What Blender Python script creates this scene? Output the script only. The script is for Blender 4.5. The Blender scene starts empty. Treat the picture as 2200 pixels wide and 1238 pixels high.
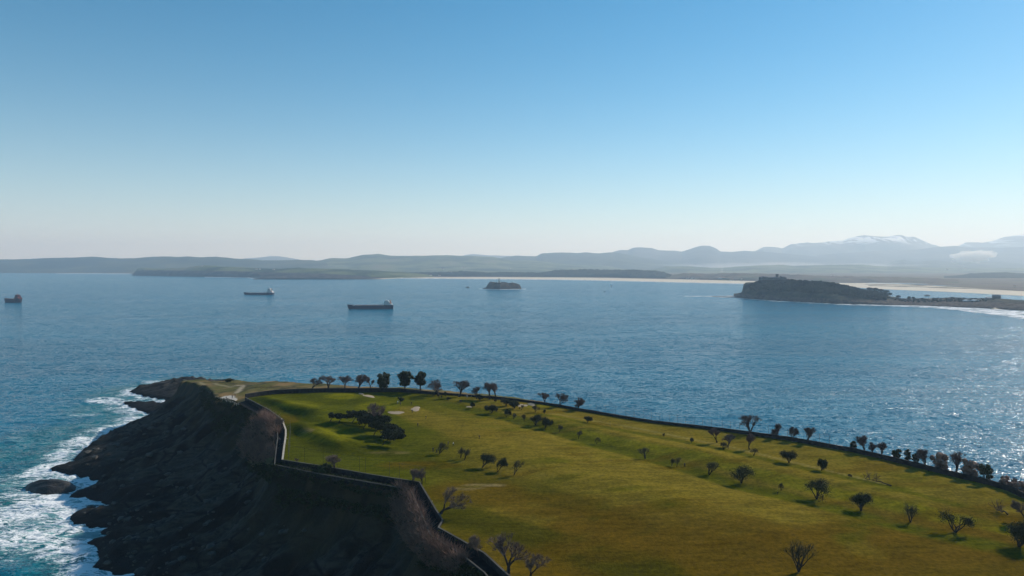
import bpy, math, random
import numpy as np
from mathutils import Vector

# ------------------------------------------------------------------ camera, sky, sun, exposure
sc = bpy.context.scene
R = math.radians
F, CX, CY, HZ, CAMZ = 1514.0, 1100.0, 619.0, 568.0, 107.0     # focal length in photo pixels, centre, horizon row, height
PITCH = math.atan((CY - HZ) / F)
cam = bpy.data.cameras.new("camera"); camo = bpy.data.objects.new("camera", cam)
sc.collection.objects.link(camo); sc.camera = camo
cam.sensor_width = 36.0; cam.lens = F / 2200 * 36.0
cam.clip_start = 1.0; cam.clip_end = 120000
camo.location = (0, 0, CAMZ); camo.rotation_euler = (R(90) - PITCH, 0, 0)

SUN_AZ, SUN_EL = R(52.5), R(29)       # azimuth clockwise from +Y (to the right of the view)
w = bpy.data.worlds.new("World"); sc.world = w; w.use_nodes = True
nt = w.node_tree; bg = nt.nodes["Background"]
sky = nt.nodes.new("ShaderNodeTexSky"); sky.sky_type = 'NISHITA'; sky.sun_disc = False
sky.sun_elevation = SUN_EL; sky.sun_rotation = SUN_AZ
sky.air_density = 1.0; sky.dust_density = 0.12; sky.ozone_density = 6.0; sky.altitude = 100
hs = nt.nodes.new('ShaderNodeHueSaturation'); hs.inputs['Saturation'].default_value = 1.25; hs.inputs['Hue'].default_value = .482
nt.links.new(sky.outputs[0], hs.inputs['Color']); # the lowest sky whitens towards the horizon
_tc = nt.nodes.new('ShaderNodeTexCoord'); _sx = nt.nodes.new('ShaderNodeSeparateXYZ'); nt.links.new(_tc.outputs['Generated'], _sx.inputs[0])
def _m(op, a, b=0.0):
    n_ = nt.nodes.new('ShaderNodeMath'); n_.operation = op
    for i, v in enumerate((a, b)):
        if isinstance(v, bpy.types.NodeSocket): nt.links.new(v, n_.inputs[i])
        else: n_.inputs[i].default_value = v
    return n_.outputs[0]
_f = _m('MULTIPLY', _m('EXPONENT', _m('MULTIPLY', _m('MAXIMUM', _sx.outputs[2], 0.0), -10.5)), .9)
_mx = nt.nodes.new('ShaderNodeMix'); _mx.data_type = 'RGBA'; nt.links.new(_f, _mx.inputs[0]); nt.links.new(hs.outputs[0], _mx.inputs[6])
_mx.inputs[7].default_value = (8.2, 9.0, 8.2, 1)
nt.links.new(_mx.outputs[2], bg.inputs[0]); bg.inputs[1].default_value = 0.085
sun = bpy.data.lights.new("sun", 'SUN'); suno = bpy.data.objects.new("sun", sun); sc.collection.objects.link(suno)
sun.energy = 3.8; sun.angle = R(0.5); sun.color = (1.0, 0.94, 0.86)
sdir = Vector((math.sin(SUN_AZ) * math.cos(SUN_EL), math.cos(SUN_AZ) * math.cos(SUN_EL), math.sin(SUN_EL)))
suno.rotation_euler = sdir.to_track_quat('Z', 'Y').to_euler()
sc.view_settings.view_transform = 'Standard'; sc.view_settings.look = 'None'
sc.view_settings.exposure = 0.38; sc.view_settings.gamma = 1.0
sc.cycles.volume_bounces = 4; sc.cycles.max_bounces = 6; sc.cycles.diffuse_bounces = 2
sc.cycles.glossy_bounces = 3; sc.cycles.transparent_max_bounces = 12
sc.cycles.use_denoising = True

# ------------------------------------------------------------------ helpers
C = sc.collection
CP, SP = math.cos(PITCH), math.sin(PITCH)
def ray(px, py):
    u = (px - CX) / F; v = -(py - CY) / F
    return u, CP + v * SP, -SP + v * CP
def G(px, py, z=0.0):                       # where the sight line through a photo pixel meets the level z
    dx, dy, dz = ray(px, py); t = (z - CAMZ) / dz
    return (dx * t, dy * t)
def GY(px, py, Y):                          # x and z of the sight line at the distance Y
    dx, dy, dz = ray(px, py); t = Y / dy
    return dx * t, CAMZ + dz * t
def PJ(x, y, z):                            # world to photo pixel (numpy ok)
    zc = y * CP - (z - CAMZ) * SP; yc = y * SP + (z - CAMZ) * CP
    zc = np.maximum(zc, 1e-3)
    return CX + F * x / zc, CY - F * yc / zc

def vnoise(x, y, seed=0):
    xi = np.floor(x).astype(np.int64); yi = np.floor(y).astype(np.int64)
    xf = x - xi; yf = y - yi
    u = xf * xf * (3 - 2 * xf); v = yf * yf * (3 - 2 * yf)
    def h(a, b):
        n = (a * 374761393 + b * 668265263 + seed * 982451653) & 0xffffffff
        n = ((n ^ (n >> 13)) * 1274126177) & 0xffffffff
        return ((n ^ (n >> 16)) & 0xffff) / 65535.0
    return (h(xi, yi) * (1 - u) + h(xi + 1, yi) * u) * (1 - v) + (h(xi, yi + 1) * (1 - u) + h(xi + 1, yi + 1) * u) * v
def fbm(x, y, seed=0, oct=4):
    s = 0; a = 1; t = 0
    for k in range(oct):
        s = s + a * vnoise(x * 2 ** k + 17.3 * k, y * 2 ** k - 9.1 * k, seed + k); t += a; a *= .5
    return s / t
def ridged(x, y, seed=0, oct=3):
    s = 0; a = 1; t = 0
    for k in range(oct):
        s = s + a * (1 - np.abs(2 * vnoise(x * 2 ** k + 7.7 * k, y * 2 ** k + 3.1 * k, seed + k) - 1)); t += a; a *= .5
    return s / t
def smooth(a, b, x):
    t = np.clip((x - a) / (b - a), 0, 1); return t * t * (3 - 2 * t)
def segdist(X, Y, pts, closed=False):
    best = np.full(X.shape, 1e9); n = len(pts)
    for i in range(n if closed else n - 1):
        ax, ay = pts[i]; bx, by = pts[(i + 1) % n]
        dx, dy = bx - ax, by - ay; L = dx * dx + dy * dy + 1e-9
        t = np.clip(((X - ax) * dx + (Y - ay) * dy) / L, 0, 1)
        best = np.minimum(best, np.hypot(X - ax - t * dx, Y - ay - t * dy))
    return best
def nearest(X, Y, pts, closed=False):
    best = np.full(X.shape, 1e9); NX = X.copy(); NY = Y.copy(); n = len(pts)
    for i in range(n if closed else n - 1):
        ax, ay = pts[i]; bx, by = pts[(i + 1) % n]
        dx, dy = bx - ax, by - ay; L = dx * dx + dy * dy + 1e-9
        t = np.clip(((X - ax) * dx + (Y - ay) * dy) / L, 0, 1)
        qx = ax + t * dx; qy = ay + t * dy; d = np.hypot(X - qx, Y - qy); m = d < best
        best = np.where(m, d, best); NX = np.where(m, qx, NX); NY = np.where(m, qy, NY)
    return best, NX, NY
def inside(X, Y, pts):
    r = np.zeros(X.shape, bool); n = len(pts)
    for i in range(n):
        ax, ay = pts[i]; bx, by = pts[(i + 1) % n]
        c = ((ay > Y) != (by > Y)) & (X < (bx - ax) * (Y - ay) / (by - ay + 1e-12) + ax)
        r ^= c
    return r

# ---- materials
def mat(name, col=(.5, .5, .5), rough=.9, spec=.3, metal=0.0, noise=None, bump=None):
    """noise = (second colour, scale, [contrast]) ; bump = (scale, strength)"""
    m = bpy.data.materials.new(name); m.use_nodes = True
    n = m.node_tree.nodes; l = m.node_tree.links; b = n["Principled BSDF"]
    b.inputs["Base Color"].default_value = (*col, 1); b.inputs["Roughness"].default_value = rough
    b.inputs["Specular IOR Level"].default_value = spec; b.inputs["Metallic"].default_value = metal
    tc = n.new("ShaderNodeTexCoord")
    if noise:
        t = n.new("ShaderNodeTexNoise"); t.inputs["Scale"].default_value = noise[1]; t.inputs["Detail"].default_value = 5
        l.new(tc.outputs["Object"], t.inputs["Vector"])
        r = n.new("ShaderNodeValToRGB"); c = noise[2] if len(noise) > 2 else .2
        r.color_ramp.elements[0].position = .5 - c; r.color_ramp.elements[1].position = .5 + c
        r.color_ramp.elements[0].color = (*col, 1); r.color_ramp.elements[1].color = (*noise[0], 1)
        l.new(t.outputs[0], r.inputs[0]); l.new(r.outputs[0], b.inputs["Base Color"])
    if bump:
        t = n.new("ShaderNodeTexNoise"); t.inputs["Scale"].default_value = bump[0]; t.inputs["Detail"].default_value = 6
        l.new(tc.outputs["Object"], t.inputs["Vector"])
        bp = n.new("ShaderNodeBump"); bp.inputs["Distance"].default_value = bump[1]; bp.inputs["Strength"].default_value = .8
        l.new(t.outputs[0], bp.inputs["Height"]); l.new(bp.outputs[0], b.inputs["Normal"])
    return m

class NB:                                    # small node-building helper
    def __init__(s, m): s.t = m.node_tree; s.n = s.t.nodes; s.l = s.t.links
    def add(s, typ, ins=None, **kw):
        nd = s.n.new(typ)
        for k, v in kw.items(): setattr(nd, k, v)
        for k, v in (ins or {}).items():
            if isinstance(v, bpy.types.NodeSocket): s.l.new(v, nd.inputs[k])
            else: nd.inputs[k].default_value = v
        return nd
    def math(s, op, a, b=0.0, c=0.0, clamp=False):
        nd = s.n.new("ShaderNodeMath"); nd.operation = op; nd.use_clamp = clamp
        for i, v in enumerate((a, b, c)):
            if isinstance(v, bpy.types.NodeSocket): s.l.new(v, nd.inputs[i])
            else: nd.inputs[i].default_value = v
        return nd.outputs[0]
    def mapr(s, v, a, b, c=0.0, d=1.0, smoothstep=True):
        nd = s.n.new("ShaderNodeMapRange"); s.l.new(v, nd.inputs[0])
        if smoothstep: nd.interpolation_type = 'SMOOTHSTEP'
        for i, q in enumerate((a, b, c, d)):
            if isinstance(q, bpy.types.NodeSocket): s.l.new(q, nd.inputs[i + 1])
            else: nd.inputs[i + 1].default_value = q
        return nd.outputs[0]
    def mixc(s, f, a, b, mode='MIX'):
        nd = s.n.new("ShaderNodeMix"); nd.data_type = 'RGBA'; nd.blend_type = mode
        for i, v in ((0, f), (6, a), (7, b)):
            if isinstance(v, bpy.types.NodeSocket): s.l.new(v, nd.inputs[i])
            else: nd.inputs[i].default_value = (*v, 1) if isinstance(v, tuple) and len(v) == 3 else v
        return nd.outputs[2]
    def noise(s, vec, scale, detail=4, rough=.5, dist=0.0):
        return s.add("ShaderNodeTexNoise", {"Vector": vec, "Scale": scale, "Detail": detail, "Roughness": rough, "Distortion": dist})
    def mapping(s, vec, scale=(1, 1, 1), rot=(0, 0, 0)):
        return s.add("ShaderNodeMapping", {"Vector": vec, "Scale": scale, "Rotation": rot}).outputs[0]

# ---- mesh builder
class MB:
    def __init__(s): s.v = []; s.f = []; s.mi = []; s.cur = 0
    def face(s, idx): s.f.append(tuple(idx)); s.mi.append(s.cur)
    def box(s, c, d, rz=0.0, taper=1.0):
        b = len(s.v); ca, sa = math.cos(rz), math.sin(rz)
        for k in (0, 1):
            q = taper if k else 1
            for (i, j) in ((-1, -1), (1, -1), (1, 1), (-1, 1)):
                x = i * d[0] / 2 * q; y = j * d[1] / 2 * q
                s.v.append((c[0] + x * ca - y * sa, c[1] + x * sa + y * ca, c[2] + (k - .5) * d[2]))
        for f in ((0, 3, 2, 1), (4, 5, 6, 7), (0, 1, 5, 4), (1, 2, 6, 5), (2, 3, 7, 6), (3, 0, 4, 7)):
            s.face([b + i for i in f])
    def tube(s, p, q, r0, r1, n=5, cap=False):
        p = Vector(p); q = Vector(q); d = q - p
        if d.length < 1e-6: return
        d.normalize(); a = d.orthogonal().normalized(); c = d.cross(a); b = len(s.v)
        for (o, r) in ((p, r0), (q, r1)):
            for k in range(n):
                t = 2 * math.pi * k / n; s.v.append(tuple(o + a * (math.cos(t) * r) + c * (math.sin(t) * r)))
        for k in range(n): s.face((b + k, b + (k + 1) % n, b + n + (k + 1) % n, b + n + k))
        if cap: s.face([b + k for k in reversed(range(n))]); s.face([b + n + k for k in range(n)])
    def lathe(s, c, prof, n=12):
        b = len(s.v)
        for (r, z) in prof:
            for k in range(n):
                t = 2 * math.pi * k / n; s.v.append((c[0] + r * math.cos(t), c[1] + r * math.sin(t), c[2] + z))
        for i in range(len(prof) - 1):
            for k in range(n): s.face((b + i * n + k, b + i * n + (k + 1) % n, b + (i + 1) * n + (k + 1) % n, b + (i + 1) * n + k))
        s.face([b + k for k in reversed(range(n))]); s.face([b + (len(prof) - 1) * n + k for k in range(n)])
    def quad(s, c, u, v):
        b = len(s.v); c = Vector(c); u = Vector(u); v = Vector(v)
        for (i, j) in ((-1, -1), (1, -1), (1, 1), (-1, 1)): s.v.append(tuple(c + u * i + v * j))
        s.face((b, b + 1, b + 2, b + 3))
    def blob(s, c, r, rnd, flat=1.0):
        b = len(s.v); t = (1 + 5 ** .5) / 2
        P = [(-1, t, 0), (1, t, 0), (-1, -t, 0), (1, -t, 0), (0, -1, t), (0, 1, t), (0, -1, -t), (0, 1, -t), (t, 0, -1), (t, 0, 1), (-t, 0, -1), (-t, 0, 1)]
        a = rnd.random() * 6.28; ca, sa = math.cos(a), math.sin(a)
        for (x, y, z) in P:
            k = r / 1.9 * rnd.uniform(.75, 1.2)
            s.v.append((c[0] + (x * ca - y * sa) * k, c[1] + (x * sa + y * ca) * k, c[2] + z * k * flat))
        for f in ((0, 11, 5), (0, 5, 1), (0, 1, 7), (0, 7, 10), (0, 10, 11), (1, 5, 9), (5, 11, 4), (11, 10, 2), (10, 7, 6), (7, 1, 8),
                  (3, 9, 4), (3, 4, 2), (3, 2, 6), (3, 6, 8), (3, 8, 9), (4, 9, 5), (2, 4, 11), (6, 2, 10), (8, 6, 7), (9, 8, 1)):
            s.face([b + i for i in f])
    def build(s, name, mats, parent=None, smooth_=False, loc=None):
        me = bpy.data.meshes.new(name); me.from_pydata(s.v, [], s.f)
        ms = mats if isinstance(mats, (list, tuple)) else [mats]
        for m in ms: me.materials.append(m)
        if len(ms) > 1: me.polygons.foreach_set("material_index", s.mi)
        if smooth_: me.polygons.foreach_set("use_smooth", [True] * len(s.f))
        me.update()
        o = bpy.data.objects.new(name, me); C.objects.link(o)
        if parent is not None: o.parent = parent
        if loc is not None: o.location = loc
        return o
def tag(o, label=None, cat=None, group=None, kind=None):
    if label: o["label"] = label
    if cat: o["category"] = cat
    if group: o["group"] = group
    if kind: o["kind"] = kind
    return o
def empty(name, loc, rz=0.0, scale=1.0):
    o = bpy.data.objects.new(name, None); C.objects.link(o); o.location = loc; o.rotation_euler = (0, 0, rz)
    o.scale = (scale,) * 3; o.empty_display_size = .5; return o
def copy_tree(o, parent=None):
    c = o.copy(); C.objects.link(c)
    if parent is not None: c.parent = parent
    for ch in list(o.children): copy_tree(ch, c)
    return c
def gridmesh(name, X, Y, Z, mats, keep=None, attrs=None, smooth_=True):
    """structured grid (rows, cols) to mesh; keep = mask of faces; attrs = {name: array} point floats or colours"""
    nr, nc = X.shape
    co = np.stack([X, Y, Z], -1).reshape(-1, 3)
    idx = np.arange(nr * nc).reshape(nr, nc)
    f = np.stack([idx[:-1, :-1], idx[:-1, 1:], idx[1:, 1:], idx[1:, :-1]], -1)
    f = f[keep] if keep is not None else f.reshape(-1, 4)
    used = np.zeros(nr * nc, bool); used[f.ravel()] = True
    remap = np.cumsum(used) - 1; f = remap[f]; co = co[used]
    me = bpy.data.meshes.new(name)
    me.vertices.add(len(co)); me.vertices.foreach_set("co", co.astype(np.float32).ravel())
    me.loops.add(f.size); me.loops.foreach_set("vertex_index", f.astype(np.int32).ravel())
    me.polygons.add(len(f)); me.polygons.foreach_set("loop_start", np.arange(0, f.size, 4, dtype=np.int32))
    me.update(calc_edges=True); me.validate()
    if smooth_: me.polygons.foreach_set("use_smooth", np.ones(len(me.polygons), bool))
    for k, a in (attrs or {}).items():
        if a.ndim == 3:
            at = me.attributes.new(k, 'FLOAT_COLOR', 'POINT')
            q = np.concatenate([a.reshape(-1, 3)[used], np.ones((used.sum(), 1))], 1)
            at.data.foreach_set("color", q.astype(np.float32).ravel())
        else:
            at = me.attributes.new(k, 'FLOAT', 'POINT'); at.data.foreach_set("value", a.ravel()[used].astype(np.float32))
    for m in (mats if isinstance(mats, (list, tuple)) else [mats]): me.materials.append(m)
    o = bpy.data.objects.new(name, me); C.objects.link(o); return o

# ------------------------------------------------------------------ outlines of the headland
# course wall, in photo pixels, at the level of the turf
WALL_LEFT = [(1330, 1500), (1170, 1310), (1085, 1234), (1041, 1193), (942, 1137), (951, 1121), (936, 1098), (901, 1039), (800, 1023), (704, 1006), (607, 991), (611, 960), (614, 939), (614, 926), (605, 902), (577, 882), (527, 856)]
WALL_BACK = [(527, 856), (558, 851), (590, 847), (647, 844), (710, 843), (773, 843), (815, 842.5), (857, 842), (900, 845), (928, 847), (984, 850), (1047, 855)]
WALL_SEA = [(1047, 855), (1110, 862), (1171, 870), (1202, 874.5), (1236, 881), (1278, 888), (1340, 899), (1403, 909), (1508, 921), (1592, 932), (1697, 947), (1800, 966), (1832, 971.5), (1923, 993), (2015, 1016), (2076, 1031), (2121, 1041), (2167, 1055), (2200, 1071), (2290, 1110), (2420, 1190)]
ZC = 40.0
wl = [G(a, b, ZC) for a, b in WALL_LEFT]; wb = [G(a, b, ZC) for a, b in WALL_BACK]; ws = [G(a, b, ZC) for a, b in WALL_SEA]
W = wl + wb[1:] + ws[1:] + [(230, 60), (60, 60)]
ZP = 38.5                                    # level of the footpath
PATH_OUT = [(1250, 1560), (1130, 1345), (1041, 1238), (998, 1203), (925, 1156), (920, 1146), (914, 1130), (882, 1057), (790, 1041), (680, 1022), (590, 1003), (594, 965), (597, 943), (595, 925), (588, 912), (558, 893), (512, 868)]
po = [G(a, b, ZP) for a, b in PATH_OUT]
TERR = [G(462, 857, ZP), G(458, 850, ZP), G(452, 838, 36)]
CAPE = [G(425, 827, 33), G(388, 821, 28), G(398, 816, 27), G(440, 816.5, 31), G(520, 818, 36), G(600, 820, 39), G(660, 823, 40.5), G(720, 827, 41)]
def offs(pts, d):
    out = []
    for i, (x, y) in enumerate(pts):
        a = pts[max(0, i - 1)]; b = pts[min(len(pts) - 1, i + 1)]
        t = Vector((b[0] - a[0], b[1] - a[1])).normalized(); out.append((x - t.y * d, y + t.x * d))
    return out
outer = offs(wb[4:] + ws[1:], 7)
P = po + TERR + CAPE + outer[1:] + [(300, 60), (40, 60)]
SH = [(420, 1500), (300, 1300), (285, 1238), (235, 1233), (196, 1224), (212, 1205), (204, 1189), (215, 1187), (199, 1178), (181, 1170), (215, 1163), (252, 1156), (230, 1150), (213, 1146), (240, 1138), (190, 1135), (160, 1128), (148, 1122), (150, 1112), (170, 1103), (192, 1096), (225, 1100), (255, 1096), (229, 1086), (207, 1076), (180, 1074), (148, 1070), (165, 1060), (196, 1053), (209, 1036), (190, 1030), (167, 1024), (135, 1020), (104, 1011), (130, 1004), (159, 998), (157, 990), (174, 972), (215, 946), (285, 916), (281, 911), (326, 893), (312, 888), (296, 884), (259, 867), (300, 868), (344, 872), (359, 861), (325, 856), (292, 849), (278, 843), (298, 836), (330, 831), (356, 827), (385, 821)]
sh = [G(a, b, 0) for a, b in SH]
S = sh + [(-290, 640), (-240, 620), (-200, 560), (-150, 500), (-90, 470), (-20, 430)] + [(p[0], p[1]) for p in offs(ws[1:], 38)] + [(420, 20), (-60, 20)]

# ------------------------------------------------------------------ headland height field
DX = 1.25
gx = np.arange(-440, 300, DX); gy = np.arange(75, 690, DX)
XX, YY = np.meshgrid(gx, gy)
inP = inside(XX, YY, P); inS = inside(XX, YY, S); inW = inside(XX, YY, W)
dP = np.where(inP, 0, segdist(XX, YY, P, True)); dS = segdist(XX, YY, S, True)
dW = segdist(XX, YY, W, True)
anch = [(585, 998, ZP), (882, 1055, ZP), (1041, 1234, ZP), (1130, 1345, ZP), (700, 1025, ZP), (596, 943, ZP), (555, 890, ZP), (512, 866, ZP), (470, 856, ZP), (450, 838, 36), (425, 826, 33), (388, 820, 28), (398, 816, 27),
        (440, 817, 31), (500, 822, 36.2), (520, 836, 39), (560, 832, 39.5), (600, 826, 40), (660, 830, 41.3), (760, 834, 41.6), (900, 838, 41.2), (1050, 851, 40.4), (1250, 880, 39.4), (1600, 928, 39.2), (1900, 982, 39.2), (2200, 1062, 39.2)]
num = np.zeros_like(XX); den = np.zeros_like(XX)
for a, b, z in anch:
    x, y = G(a, b, z); k = 1 / (np.hypot(XX - x, YY - y) ** 3 + 20); num += k * z; den += k
ZO = num / den
# strata: long slabs running down to the sea
ang = R(196); ca, sa = math.cos(ang), math.sin(ang)
U = XX * ca + YY * sa; V = -XX * sa + YY * ca
warp = 10 * (fbm(XX / 40, YY / 40, 5) - .5)
t = dS / (dS + dP + 1e-6)
prof = .50 * t + .50 * t ** 5
strata = (ridged((V + warp) / 13, U / 120, 3, 3) - .5) * 6.5 + (fbm(U / 18, (V + warp) / 5, 9, 4) - .5) * 3.2
saw = np.mod((V + 1.6 * warp + 5 * fbm(XX / 14, YY / 14, 61, 3)) / 10.5, 1.0)
saw2 = np.mod((V + 1.1 * warp + 3 * fbm(XX / 9, YY / 9, 62, 3)) / 4.1, 1.0)
steps = (smooth(0, .82, saw) * (1 - smooth(.86, .98, saw)) - .4) * 3.2 * smooth(.3, .5, fbm(XX / 30, YY / 30, 63, 3) + .1) + (saw2 - .5) * .9 + (ridged((U + warp) / 26, V / 40, 33, 2) - .55) * 3.0
edge = smooth(0, 12, dP) * smooth(0, 7, dS)
back = smooth(400, 430, YY + 0 * XX) * (XX > -190)
Zt = ZO * (prof * (1 - back) + (.25 * t + .75 * t ** 2.5) * back) + edge * (strata + steps) * (1 - .5 * back) + (fbm(XX / 4, YY / 4, 21, 4) - .5) * 1.6 * smooth(0, 3, dP)
Zt = np.where(inS, np.maximum(Zt, np.minimum(.5 + .8 * dS, 1.5 + .25 * dS) * (.8 + .5 * fbm(XX / 3, YY / 3, 77, 3))), np.maximum(-.15 - .45 * dS, -4.5))
Zt = np.where(inP, ZO + (fbm(XX / 7, YY / 7, 4, 3) - .5) * .9 * smooth(1, 6, segdist(XX, YY, po)), Zt)
# course relief: (px, py, length, width, height, angle of the long side in the picture's ground plane)
Zc = np.full_like(XX, ZC) + (fbm(XX / 60, YY / 60, 11, 3) - .5) * 1.2 * smooth(0, 25, dW)
def mound(a, b, a2, b2, wd, h, steep=1.0):
    x0, y0 = G(a, b, ZC); x1, y1 = G(a2, b2, ZC)
    dx, dy = x1 - x0, y1 - y0; L = math.hypot(dx, dy); dx /= L; dy /= L
    u = (XX - x0) * dx + (YY - y0) * dy; v = -(XX - x0) * dy + (YY - y0) * dx
    uu = np.where(u < 0, -u, np.where(u > L, u - L, 0)) / (wd * 1.4)
    vv = np.where(v > 0, v / wd, -v / (wd * steep))
    return 1.2 * h * np.exp(-(uu ** 2 + vv ** 2))
for m in [(560, 862, 668, 888, 7, 2.0, .6), (632, 922, 722, 958, 7, 2.2, .55), (600, 886, 640, 900, 5, -1.0), (700, 850, 765, 853, 9, 1.0), (800, 866, 850, 874, 9, 1.3),
          (700, 878, 740, 888, 7, .8), (690, 905, 760, 930, 6, 1.2, .7), (1120, 866, 1150, 868, 6, 1.0), (1000, 880, 1290, 950, 8, -.7), (1290, 950, 1600, 1035, 8, -.8),
          (1600, 1035, 1960, 1120, 8, -.8), (1180, 905, 1500, 975, 7, .7), (1500, 975, 1950, 1075, 7, .7), (870, 960, 1110, 1020, 7, -.5), (1120, 985, 1600, 1130, 12, .9)]:
    Zc += mound(*m) * smooth(0, 8, dW)
def bil(A, x, y):
    i = (x - gx[0]) / DX; j = (y - gy[0]) / DX
    i = min(max(i, 0), len(gx) - 2.001); j = min(max(j, 0), len(gy) - 2.001)
    a, b = int(i), int(j); u, v = i - a, j - b
    return (A[b, a] * (1 - u) + A[b, a + 1] * u) * (1 - v) + (A[b + 1, a] * (1 - u) + A[b + 1, a + 1] * u) * v
def gz(x, y):
    return float(bil(Zc if inside(np.array([x]), np.array([y]), W)[0] else Zt, x, y))
def at(px, py, guess=ZC):                    # the point of the headland seen at a photo pixel
    z = guess
    for _ in range(25):
        x, y = G(px, py, z); z = .5 * z + .5 * gz(x, y)
    return x, y, gz(x, y)
# snap the grid to the wall line so that turf and rough ground share an edge
dn, NX, NY = nearest(XX, YY, W, True)
snap = dn < DX * .55
XS = np.where(snap, NX, XX); YS = np.where(snap, NY, YY)
cxm = (XS[:-1, :-1] + XS[1:, 1:] + XS[1:, :-1] + XS[:-1, 1:]) / 4; cym = (YS[:-1, :-1] + YS[1:, 1:] + YS[1:, :-1] + YS[:-1, 1:]) / 4
fin = inside(cxm, cym, W)

# ---- turf colours, laid out along the mown strips
PXc, PYc = PJ(XX, YY, Zc)
def lerp(a, c, f): return a * (1 - f[..., None]) + np.array(c) * f[..., None]
nz = fbm(XX / 14, YY / 14, 51, 4); nz2 = fbm(XX / 5 + 9, YY / 5, 52, 4); nz3 = fbm(U / 45, V / 7, 53, 4)
green, bright, straw, brown, dgreen = (.074, .080, .004), (.165, .156, .006), (.178, .132, .016), (.100, .060, .004), (.038, .042, .002)
col = np.zeros(XX.shape + (3,)) + np.array(green)
col = lerp(col, straw, smooth(850, 1100, PXc) * .95 * smooth(.2, .5, nz3 * .6 + nz * .4))
col = lerp(col, brown, smooth(1030, 1160, PYc) * smooth(800, 1200, PXc) * smooth(.2, .5, nz) * .85)  # near turf: brown grass, plus some lens vignette darkening put into the colour
def strip(pts, wd, c, k=1.0):
    global col
    q = [G(a, b, ZC) for a, b in pts]; d = segdist(XX, YY, q)
    col = lerp(col, c, smooth(1.2, .55, d / (wd * (.75 + .6 * nz))) * k)
strip([(880, 885), (1000, 930), (1250, 985), (1500, 1055), (1700, 1110)], 9, straw, .85)
strip([(1120, 880), (1400, 925), (1700, 985), (2000, 1050), (2300, 1120)], 6, straw, .6)
strip([(1250, 930), (1500, 985), (1800, 1060), (2100, 1120), (2300, 1170)], 4, bright, .7)
strip([(960, 868), (1100, 898), (1290, 950), (1420, 985), (1600, 1038), (1800, 1090), (2000, 1140), (2300, 1210)], 5, green, .9)
strip([(1150, 890), (1330, 925), (1500, 955), (1700, 1000), (1900, 1045), (2100, 1095)], 2.6, green, .75)
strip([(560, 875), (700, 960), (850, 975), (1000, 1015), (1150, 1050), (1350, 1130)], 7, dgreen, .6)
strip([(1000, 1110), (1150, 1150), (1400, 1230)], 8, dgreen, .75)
strip([(1180, 889), (1340, 915), (1560, 958), (1900, 1040)], .8, (.24, .20, .07), .6)
for a, b, rx, ry, c, k in [(735, 852, 34, 7, bright, .9), (815, 873, 46, 10, bright, .95), (640, 870, 50, 8, bright, .5), (1150, 872, 40, 4, bright, .6), (700, 935, 60, 16, bright, .5),
                           (1020, 1060, 110, 26, brown, .75), (1040, 1043, 45, 3, (.26, .20, .10), .7), (1000, 1050, 35, 2.5, (.26, .20, .10), .6), (1180, 1085, 120, 25, brown, .6), (840, 973, 45, 3, (.20, .15, .06), .5), (900, 1000, 80, 9, brown, .7),
                           (1290, 1130, 110, 28, brown, .8), (1750, 1170, 300, 18, brown, .4), (1290, 1180, 160, 30, brown, .5), (620, 900, 24, 10, brown, .5), (660, 925, 15, 5, (.3, .2, .1), .5), (2060, 1060, 60, 10, dgreen, .3)]:
    e = ((PXc - a) / rx) ** 2 + ((PYc - b) / ry) ** 2
    col = lerp(col, c, smooth(1.6, .5, e * (.5 + nz2 + .0 * nz)) * k * smooth(.25, .6, nz2 + .12))
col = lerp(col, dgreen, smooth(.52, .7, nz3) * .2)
nz5 = fbm(U / 3.2, V / 1.6, 57, 4); col *= (.68 + .32 * nz2 + .32 * nz5)[..., None]
col = lerp(col, brown, smooth(.56, .72, fbm(U / 30, V / 5, 58, 5)) * .5 * smooth(900, 1200, PXc))

turf = bpy.data.materials.new("turf"); turf.use_nodes = True; q = NB(turf); bs = q.n["Principled BSDF"]
tc = q.add("ShaderNodeTexCoord").outputs["Object"]
av = q.add("ShaderNodeAttribute", attribute_name="tint").outputs["Color"]
n1 = q.noise(q.mapping(tc, (1, 1, 1)), .9, 6, .65).outputs[0]; n2 = q.noise(q.mapping(tc, (.22, .9, 1), (0, 0, R(16))), .55, 5, .6).outputs[0]
c1 = q.mixc(q.mapr(n1, .3, .7), (.7, .72, .7), (1.28, 1.24, 1.2)); c2 = q.mixc(q.mapr(n2, .35, .65), (.84, .86, .84), (1.16, 1.13, 1.1))
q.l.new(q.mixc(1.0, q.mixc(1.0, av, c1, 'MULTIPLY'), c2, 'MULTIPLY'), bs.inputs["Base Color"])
bs.inputs["Roughness"].default_value = .95; bs.inputs["Specular IOR Level"].default_value = .0
bp = q.add("ShaderNodeBump", {"Height": q.noise(tc, 2.2, 6, .7).outputs[0], "Distance": .35, "Strength": .7}); q.l.new(bp.outputs[0], bs.inputs["Normal"])
o = gridmesh("golf_course", XS, YS, Zc, turf, fin, {"tint": col}); tag(o, kind="structure")

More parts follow.
